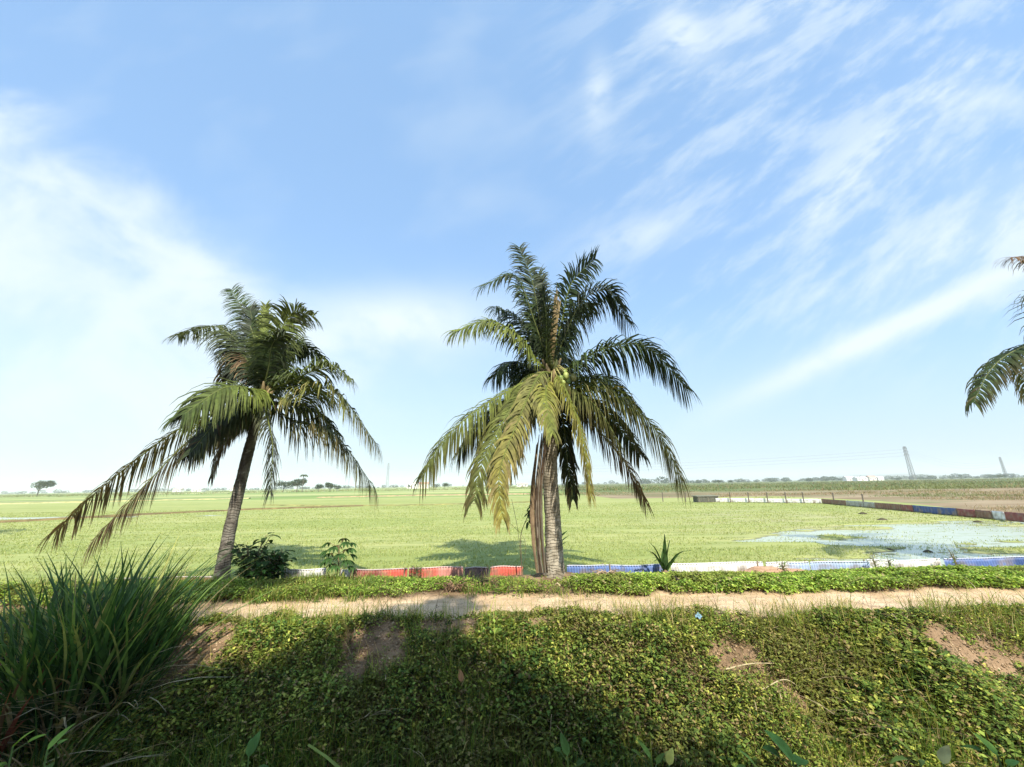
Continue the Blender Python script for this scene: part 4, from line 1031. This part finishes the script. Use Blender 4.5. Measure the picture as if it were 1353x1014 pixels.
# far woods: one ragged band, stuff
def woods(name, x0, x1, Y0, Y1, hmax, n, label, seed):
    r = np.random.default_rng(seed); m = int((x1-x0)/7); cx = r.uniform(x0, x1, m); cy = r.uniform(Y0, Y1, m); ch = hmax*r.uniform(.25, .95, m)**1.2*(.5+vnoise(cx/160, cx*0, seed))
    i = r.integers(0, m, n); v = r.normal(0, 1, (n, 3)); v /= np.linalg.norm(v, axis=1)[:, None]; v *= r.uniform(.7, 1, (n, 1))
    p = np.stack([cx[i]+v[:, 0]*ch[i]*.95, cy[i]+v[:, 1]*ch[i]*.8, np.maximum(.2, ch[i]*.5+v[:, 2]*ch[i]*.5)], -1)
    s = ch[i]*r.uniform(.18, .32, n)
    V, F, C = leaves(p, r.uniform(-1, 1, n), r.uniform(0, 6.28, n), s, s*.9, pick(n, [(.05, .08, .035), (.07, .11, .045)], [1, 1]))
    tag(mesh(name, V, F, M_CROWN, None, C), label, 'woods', None, 'stuff')
woods('woods', -1900, 200, 900, 1250, 9, 42000, 'hazy blue green line of far trees along the left horizon', 3)
woods('woods', 180, 1900, 800, 1100, 10.5, 42000, 'hazy line of far trees along the right horizon', 4)
woods('woods', 260, 900, 560, 640, 5, 12000, 'nearer low grey green trees by the small white houses on the right', 6)
# low brush beyond the far barrier
def brush(n, f, h0, h1, cols, wts, label, wd=.05, rad=.5):
    X, Y = f(n); m = len(X); k = 6
    Xr = np.repeat(X, k)+rng.normal(0, rad, m*k); Yr = np.repeat(Y, k)+rng.normal(0, rad, m*k)
    H = rng.uniform(h0, h1, m*k); tone = fbm(Xr*.06, Yr*.1, 333, 4)[:, None]; col = pick(m*k, cols, wts, .15); col = col*(1-sst(.5, .6, tone))+np.array(cols[-2])*sst(.5, .6, tone)
    V, F, C = blades(np.stack([Xr, Yr, np.full(m*k, -.32)], -1), H, rng.uniform(.1, .9, m*k), rng.uniform(0, 6.28, m*k), wd*(Yr/60), col, 2)
    tag(mesh('dry_brush', V, F, M_GRASS, None, C), label, 'brush', None, 'stuff')
def fR(n):
    u = rng.random(n); Y = 24*(100/24)**u; X = rng.uniform(0, 1, n)*Y*1.4; nn = fbm(X*.05, Y*.12, 201, 4)
    xl = np.interp(Y, [19, 46, 60, 62], [30, 39.5, 25, 6]); k = (X > xl) & (nn > .5); return X[k], Y[k]
brush(9000, fR, .08, .36, [(.30, .22, .13), (.38, .29, .18), (.18, .21, .08), (.25, .17, .10)], [2, 2, 1.4, 1], 'pinkish brown dry brush on the land beyond the far barrier')
def fR2(n):
    Y = 78*(420/78)**rng.random(n); X = rng.uniform(.05, 1.4, n)*Y; k = fbm(X*.02, Y*.04, 211) > .45; return X[k], Y[k]
brush(7000, fR2, .2, .8, [(.12, .17, .06), (.2, .22, .08), (.26, .17, .09)], [3, 2, 1], 'dark green scrub band below the right horizon', .07, 1.5)
def fL2(n):
    Y = rng.uniform(200, 520, n); X = rng.uniform(-1.4, .05, n)*Y; k = fbm(X*.012, Y*.05, 215) > .5; return X[k], Y[k]
brush(3500, fL2, .3, .9, [(.14, .2, .06), (.24, .26, .09), (.3, .2, .12)], [3, 2, 1], 'low green scrub below the left horizon', .07, 1.5)

# small far buildings
def house(px, py_b, Y, wpx, hpx, col, roof, label, group='distant small buildings', gable=True):
    b = P(px, py_b, Y); b[2] = -.3; s = Y/FPX; W_ = wpx*s; H = hpx*s; D_ = W_*.6
    rt = empty('house', b, label, 'house', group)
    mb = MB(); mb.box((0, 0, H*.35), (W_, D_, H*.7), c=col); mb.build('wall', M_WALL, rt)
    mb = MB()
    if gable:
        V = [(-W_*.54, -D_*.56, H*.7), (W_*.54, -D_*.56, H*.7), (W_*.54, D_*.56, H*.7), (-W_*.54, D_*.56, H*.7), (-W_*.54, 0, H), (W_*.54, 0, H)]
        mb.add(V, [(0, 1, 5, 4), (2, 3, 4, 5), (0, 4, 3), (1, 2, 5), (3, 2, 1, 0)], roof)
    else: mb.box((0, 0, H*.73), (W_*1.05, D_*1.05, H*.05), c=roof)
    mb.build('roof', M_WALL, rt)
    for k in range(3):
        mb = MB(); x = (-.3+.3*k)*W_
        if k == 1: mb.box((x, -D_*.5-.03, H*.22), (W_*.1, .08, H*.42), c=(.2, .15, .1)); mb.build('door', M_WALL, rt)
        else: mb.box((x, -D_*.5-.03, H*.4), (W_*.12, .08, H*.22), c=(.09, .11, .13)); mb.build('window', M_WALL, rt)
house(545, 645, 420, 13, 11, (.72, .72, .70), (.55, .5, .45), 'white blocky building left of the bushy far trees', gable=False)
house(560, 645, 430, 12, 8, (.66, .6, .5), (.5, .3, .22), 'cream house behind the bushy far trees')
house(690, 646, 420, 14, 5, (.6, .6, .58), (.45, .4, .36), 'pale low house seen left of the big trunk')
house(1122, 636.5, 560, 10, 6, (.75, .75, .75), (.62, .64, .66), 'leftmost of the small white houses on the right horizon')
house(1137, 636.5, 540, 13, 5, (.78, .78, .76), (.66, .66, .66), 'widest of the small white houses on the right horizon')
house(1152, 636.5, 560, 9, 6, (.7, .66, .6), (.5, .34, .28), 'brown roofed house right of the widest white one')
house(1163, 636.5, 560, 7, 5, (.74, .74, .72), (.6, .6, .6), 'rightmost of the small white houses on the horizon')
house(235, 652, 520, 10, 5, (.72, .7, .66), (.5, .4, .36), 'small pale house far off left of the left palm trunk')
house(262, 651, 540, 12, 5, (.66, .66, .64), (.5, .5, .5), 'small grey house just left of the left palm trunk')
house(310, 650, 520, 9, 5, (.74, .74, .72), (.6, .45, .4), 'small white house glimpsed right of the left palm trunk')

# pylons
def pylon(px, pyt, Y, label, thick=.0055):
    b = P(px, 634, Y); t = P(px, pyt, Y); H = t[2]+.3
    d = RM.transposed() @ Vector((b[0], b[1], t[2]-CAMZ)); b[2] = -.3
    rt = empty('pylon', b, label, 'pylon', 'power line pylons'); W0, W1 = H*.048, H*.02
    mb = MB(); c = (.17, .18, .19); r = H*thick
    def cor(t, k): w_ = (W0*(1-t)+W1*t); return np.array([w_*(1 if k in (0, 3) else -1), w_*(1 if k < 2 else -1), H*t])
    for k in range(4): mb.tube([cor(0, k), cor(1, k)], r*1.3, 4, c)
    L = np.linspace(0, 1, 12)
    for a, e in zip(L[:-1], L[1:]):
        for k in range(4):
            q = (k+1) % 4; mb.tube([cor(a, k), cor(e, q)], r*.8, 3, c); mb.tube([cor(a, q), cor(e, k)], r*.8, 3, c); mb.tube([cor(e, k), cor(e, q)], r*.8, 3, c)
    mb.build('lattice_mast', M_STEEL, rt)
    for z, w_ in ((.76, .075), (.86, .07), (.955, .06)):
        mb = MB()
        for s in (-1, 1):
            mb.tube([(0, 0, H*z), (s*H*w_, 0, H*z)], r, 4, c); mb.tube([(0, 0, H*(z+.035)), (s*H*w_, 0, H*z)], r, 4, c)
            mb.tube([(s*H*w_, 0, H*z), (s*H*w_, 0, H*(z-.04))], r, 5, (.2, .2, .2))
        mb.build('cross_arm', M_STEEL, rt)
    return b, H
p1 = pylon(1207, 590, 560, 'nearest lattice pylon on the right horizon')
p2 = pylon(1331, 604, 760, 'fainter pylon at the right frame edge')
p3 = pylon(512, 612, 980, 'very faint pylon between the two palms', .0022)
def lines(a, b, label):
    (pa, Ha), (pb, Hb) = a, b; mb = MB()
    for z, w_ in ((.72, .075), (.82, .07), (.915, .06)):
        for s in (-1, 1):
            q0 = pa+np.array([s*Ha*w_, 0, Ha*z]); q1 = pb+np.array([s*Hb*w_, 0, Hb*z]); t = np.linspace(0, 1, 40)[:, None]
            c = q0*(1-t)+q1*t; c[:, 2] -= (4*t[:, 0]*(1-t[:, 0]))*14; mb.tube(c, .045, 4, (.25, .25, .27))
    o = mb.build('power_line', M_STEEL); tag(o, label, 'power line', 'cables between the pylons')
lines(p1, p3, 'sagging cables running from the nearest pylon to the faint one between the palms')
lines(p1, p2, 'sagging cables running from the nearest pylon to the right edge one')

# hill
def hill(px0, px1, pyt, Y, label):
    x0 = P(px0, 630, Y)[0]; x1 = P(px1, 630, Y)[0]; H = P((px0+px1)/2, pyt, Y)[2]; n, m = 60, 12; V = []; F = []
    for i in range(n+1):
        for j in range(m+1):
            u = i/n; v = j/m; x = x0+(x1-x0)*u; z = H*(math.sin(math.pi*u)**.8)*math.sin(math.pi*v)*(.75+.5*vnoise(u*7, v*3, 9))
            V.append((x, Y+v*900, z-1))
    for i in range(n):
        for j in range(m): a = i*(m+1)+j; F.append((a, a+m+1, a+m+2, a+1))
    o = mesh('hills', V, F, M_CROWN, None, pick(len(V), [(.07, .10, .05)], [1], .1), True); tag(o, kind='structure')
hill(1130, 1330, 624, 3300, '')

# ------------------------------------------------------------------ roadside trees behind the camera: their crowns shade the ditch
SUN_AZ, SUN_EL = 18.0, 45.0      # sun stands behind the camera, a little to its right
sd = np.array([math.sin(R(SUN_AZ))*math.cos(R(SUN_EL)), -math.cos(R(SUN_AZ))*math.cos(R(SUN_EL)), math.sin(R(SUN_EL))])
def shade_tree(targets, Yb, n, label):
    cs = []
    for (x, y, z, r, Yc) in targets:
        t = (y-Yc)/-sd[1]; cs.append((*(np.array([x, y, z])+sd*t), r))
    c = np.array(cs); bx = c[:, 0].mean(); b = np.array([bx, Yb, .22]); rt = empty('roadside_tree', b, label, 'tree', 'roadside trees behind the viewer')
    st = MB(); top = np.array([0, (c[:, 1].mean()-Yb)*.6, c[:, 2].min()-b[2]-1.0])
    st.tube(curve([(0, 0, -.1), top*.5+np.array([.1, 0, 0]), top], 12), np.linspace(.24, .14, 12), 12, (.2, .16, .12), jit=.05)
    for q in c:
        e = q[:3]-b; st.tube(curve([top, (top+e)/2+np.array([0, 0, .2]), e], 8), np.linspace(.11, .03, 8), 7, (.2, .16, .12))
    st.build('trunk', M_WOOD, rt)
    low = np.array([[bx+dx, Yb+.3, zz, 1.5] for dx in (-2.2, 0, 2.2) for zz in (3.4, 5.4)]); c = np.vstack([c, low]); n = int(n*2.6)  # low crown lobes and extra leaves added to block skylight, deepening bank shade
    w_ = c[:, 3]**2; i = rng.choice(len(c), n, p=w_/w_.sum())
    v = rng.normal(0, 1, (n, 3)); v /= np.linalg.norm(v, axis=1)[:, None]; v *= rng.uniform(.25, 1.1, (n, 1))**.6
    p = c[i, :3]-b+v*c[i, 3:4]*np.array([1, .9, .75]); L_ = rng.uniform(.12, .24, n)
    V, F, C = leaves(p, rng.uniform(-1, .6, n), rng.uniform(0, 6.28, n), L_, L_*.6, pick(n, [(.06, .11, .03), (.09, .14, .04)], [1, 1]))
    mesh('crown', V, F, M_CROWN, rt, C)
shade_tree([(-5.6, 5.0, -.2, 1.5, -3.2), (-4.0, 4.7, -.6, 1.2, -3.0), (-6.6, 6.2, .6, 1.3, -3.4), (-5.4, 8.2, .4, 1.0, -3.8), (-3.0, 4.9, -.6, 1.0, -3.3)], -4.2, 9000, 'leafy tree behind the camera on its left, unseen, shading the tall grass')
shade_tree([(-2.3, 5.3, -.4, 1.0, -3.0), (-1.0, 5.0, -.5, 1.2, -3.0), (-.1, 4.8, -.8, 1.1, -3.2), (-2.0, 4.5, -.8, 1.0, -3.0), (-1.5, 6.3, 0, .8, -3.2), (-1.1, 7.0, 0, .5, -3.3)], -4.4, 8500, 'leafy tree straight behind the camera, unseen, shading the middle bank')
shade_tree([(.9, 4.6, -.9, 1.0, -3.0), (2.2, 4.2, -1.1, .9, -3.0), (3.6, 3.8, -1.2, .8, -3.0), (5.4, 3.8, -1.2, .8, -3.1)], -4.0, 5200, 'leafy tree behind the camera on its right, unseen, shading the ditch bottom')

# ------------------------------------------------------------------ haze
HAZE = 3.2e-4
mb = MB(); mb.box((0, 2300, 60), (11000, 5200, 125)); hz = mb.build('haze', None) if False else None
me = bpy.data.meshes.new('haze'); x, y0, y1, z0, z1 = 5200, -290, 5000, -2.6, 95
me.from_pydata([(-x, y0, z0), (x, y0, z0), (x, y1, z0), (-x, y1, z0), (-x, y0, z1), (x, y0, z1), (x, y1, z1), (-x, y1, z1)], [], [(3, 2, 1, 0), (4, 5, 6, 7), (0, 1, 5, 4), (1, 2, 6, 5), (2, 3, 7, 6), (3, 0, 4, 7)])
hz = bpy.data.objects.new('haze', me); COL.objects.link(hz); tag(hz, kind='stuff')
m, nt = newmat('haze_air'); v = nt.nodes.new('ShaderNodeVolumePrincipled'); v.inputs['Density'].default_value = HAZE; v.inputs['Color'].default_value = (.90, .95, 1, 1); v.inputs['Anisotropy'].default_value = 0.0
oo = nt.nodes.new('ShaderNodeOutputMaterial'); nt.links.new(v.outputs[0], oo.inputs['Volume']); me.materials.append(m)

# ------------------------------------------------------------------ sky and sun
wd = bpy.data.worlds.new('World'); scene.world = wd; wd.use_nodes = True; nt = wd.node_tree; nt.nodes.clear(); n = N(nt)
sky = n.node('ShaderNodeTexSky', sky_type='NISHITA', sun_disc=False); sky.sun_elevation = R(SUN_EL); sky.sun_rotation = R(180-SUN_AZ)
sky.air_density = 1.0; sky.dust_density = 1.2; sky.ozone_density = 1.5; sky.altitude = 0
tc = n.node('ShaderNodeTexCoord').outputs['Generated']; s = n.sep(tc)
yc = n.math('MAXIMUM', s[1], .12); U = n.math('DIVIDE', s[0], yc); Vv = n.math('DIVIDE', s[2], yc)
def uv(px, py): d = ray(px, py); return d[0]/d[1], d[2]/d[1]
def add(*a):
    r = a[0]
    for q in a[1:]: r = n.math('ADD', r, q)
    return r
def mul(*a):
    r = a[0]
    for q in a[1:]: r = n.math('MULTIPLY', r, q)
    return r
def linedist(p, q):
    """(signed distance across, position along 0..1) of a line through two sky directions"""
    (x0, y0), (x1, y1) = uv(*p), uv(*q); L = math.hypot(x1-x0, y1-y0); tx, ty = (x1-x0)/L, (y1-y0)/L
    al = add(mul(n.math('SUBTRACT', U, x0), tx/L), mul(n.math('SUBTRACT', Vv, y0), ty/L))
    ac = add(mul(n.math('SUBTRACT', U, x0), -ty), mul(n.math('SUBTRACT', Vv, y0), tx))
    return ac, al
def rotnoise(ang, sx, sy, detail=6, rough=.6, dist=0.0, off=0.0):
    c_, s_ = math.cos(R(ang)), math.sin(R(ang))
    a = add(mul(U, c_), mul(Vv, s_)); b = add(mul(U, -s_), mul(Vv, c_))
    return n.noise(n.comb(mul(a, sx), mul(b, sy), off), 1, detail, rough, dist)
def blob(px, py, rx, ry, ang=0):
    x, y = uv(px, py); c_, s_ = math.cos(R(ang)), math.sin(R(ang)); du = n.math('SUBTRACT', U, x); dv = n.math('SUBTRACT', Vv, y)
    a = mul(add(mul(du, c_), mul(dv, s_)), 1/rx); b = mul(add(mul(du, -s_), mul(dv, c_)), 1/ry)
    return n.math('EXPONENT', mul(add(mul(a, a), mul(b, b)), -1.0))
big = rotnoise(-20, 2.2, 3.4, 6, .55, .3, 1.0); wisp = rotnoise(38, 2.3, 8.5, 7, .62, .12, 4.0); soft = rotnoise(20, 1.6, 2.2, 4, .5, .2, 9.0); fine = rotnoise(30, 6, 11, 5, .6, .25, 2.0)
# left cloud bank
ac, al = linedist((-40, 78), (330, 366))
bank = n.ss(add(mul(ac, -1), mul(n.math('SUBTRACT', big, .5), .55)), -.10, .22)
xe, _ = uv(430, 480); bank = mul(bank, n.ss(add(U, mul(n.math('SUBTRACT', soft, .5), .8)), xe+.28, xe-.38))
bank = mul(bank, add(.42, mul(n.ss(big, .3, .66), .5)), n.ss(Vv, -.05, .4, .72, 1.0))
puff = mul(n.math('MAXIMUM', blob(268, 372, .20, .10, -20), n.math('MAXIMUM', blob(515, 430, .34, .11, 0), blob(400, 470, .4, .16, 0))), n.ss(big, .30, .62, .35, 1.1))
# right streaks
ac, al = linedist((985, 525), (1353, 352)); g = mul(ac, 1/.034); st1 = mul(n.math('EXPONENT', mul(g, g, -1)), n.ss(al, -.35, .45), n.ss(fine, .25, .6, .7, 1.15))
ac, al = linedist((1000, 455), (1353, 290)); g = mul(ac, 1/.10); st2 = mul(n.math('EXPONENT', mul(g, g, -1)), n.ss(al, -.2, .8), n.ss(wisp, .35, .65, .2, .8))
ac, al = linedist((1070, 285), (1250, 120)); g = mul(ac, 1/.085); st3 = mul(n.math('EXPONENT', mul(g, g, -1)), n.ss(al, -.3, .1), n.ss(al, 1.6, .9), n.ss(wisp, .38, .62, .15, .75))
cir = mul(n.ss(wisp, .42, .68), n.ss(U, -.15, .75), n.ss(Vv, .12, .5), .47)
cir2 = mul(n.ss(soft, .5, .78), n.ss(Vv, .2, .7), .22)
p1_ = mul(blob(905, 45, .10, .13, 20), n.ss(fine, .3, .55, .3, .85)); p2_ = mul(blob(790, 125, .045, .16, -5), n.ss(fine, .3, .6, .25, .65)); p3_ = mul(blob(1318, 132, .14, .07, 0), .5); p4_ = mul(blob(840, 310, .16, .06, 20), n.ss(fine, .3, .6, .2, .6)); p5_ = mul(blob(1040, 10, .3, .12, 30), n.ss(wisp, .35, .6, .1, .6))
hzn = n.ss(Vv, .52, .0, 0, .72)
tot = bank
for q in (puff, st1, st2, st3, cir, cir2, p1_, p2_, p3_, p4_, p5_): tot = n.math('SUBTRACT', add(tot, q), mul(tot, q))
tot = n.math('MINIMUM', tot, 1.0)
SKYG = 1.0
base = n.mix(1.0, sky.outputs[0], (1.75, 3.1, 5.0), 'ADD')
base = n.mix(hzn, base, (4.9, 6.2, 6.8))
col = n.mix(mul(tot, .93), base, (7.3, 8.2, 8.6))
bg = n.node('ShaderNodeBackground'); nt.links.new(col, bg.inputs[0]); bg.inputs[1].default_value = .088
ow = n.node('ShaderNodeOutputWorld'); nt.links.new(bg.outputs[0], ow.inputs[0])

sl = bpy.data.lights.new('sun', 'SUN'); sl.energy = 5.0; sl.angle = R(.53); sl.color = (1, .92, .77)
so = bpy.data.objects.new('sun', sl); COL.objects.link(so); so.location = (0, -20, 30)
so.rotation_euler = Vector(tuple(sd)).to_track_quat('Z', 'Y').to_euler()

scene.view_settings.view_transform = 'Standard'; scene.view_settings.look = 'None'; scene.view_settings.exposure = .52; scene.view_settings.gamma = 1
scene.render.engine = 'CYCLES'
cy = scene.cycles; cy.use_denoising = True; cy.max_bounces = 6; cy.transparent_max_bounces = 4; cy.volume_bounces = 1; cy.sample_clamp_indirect = 4
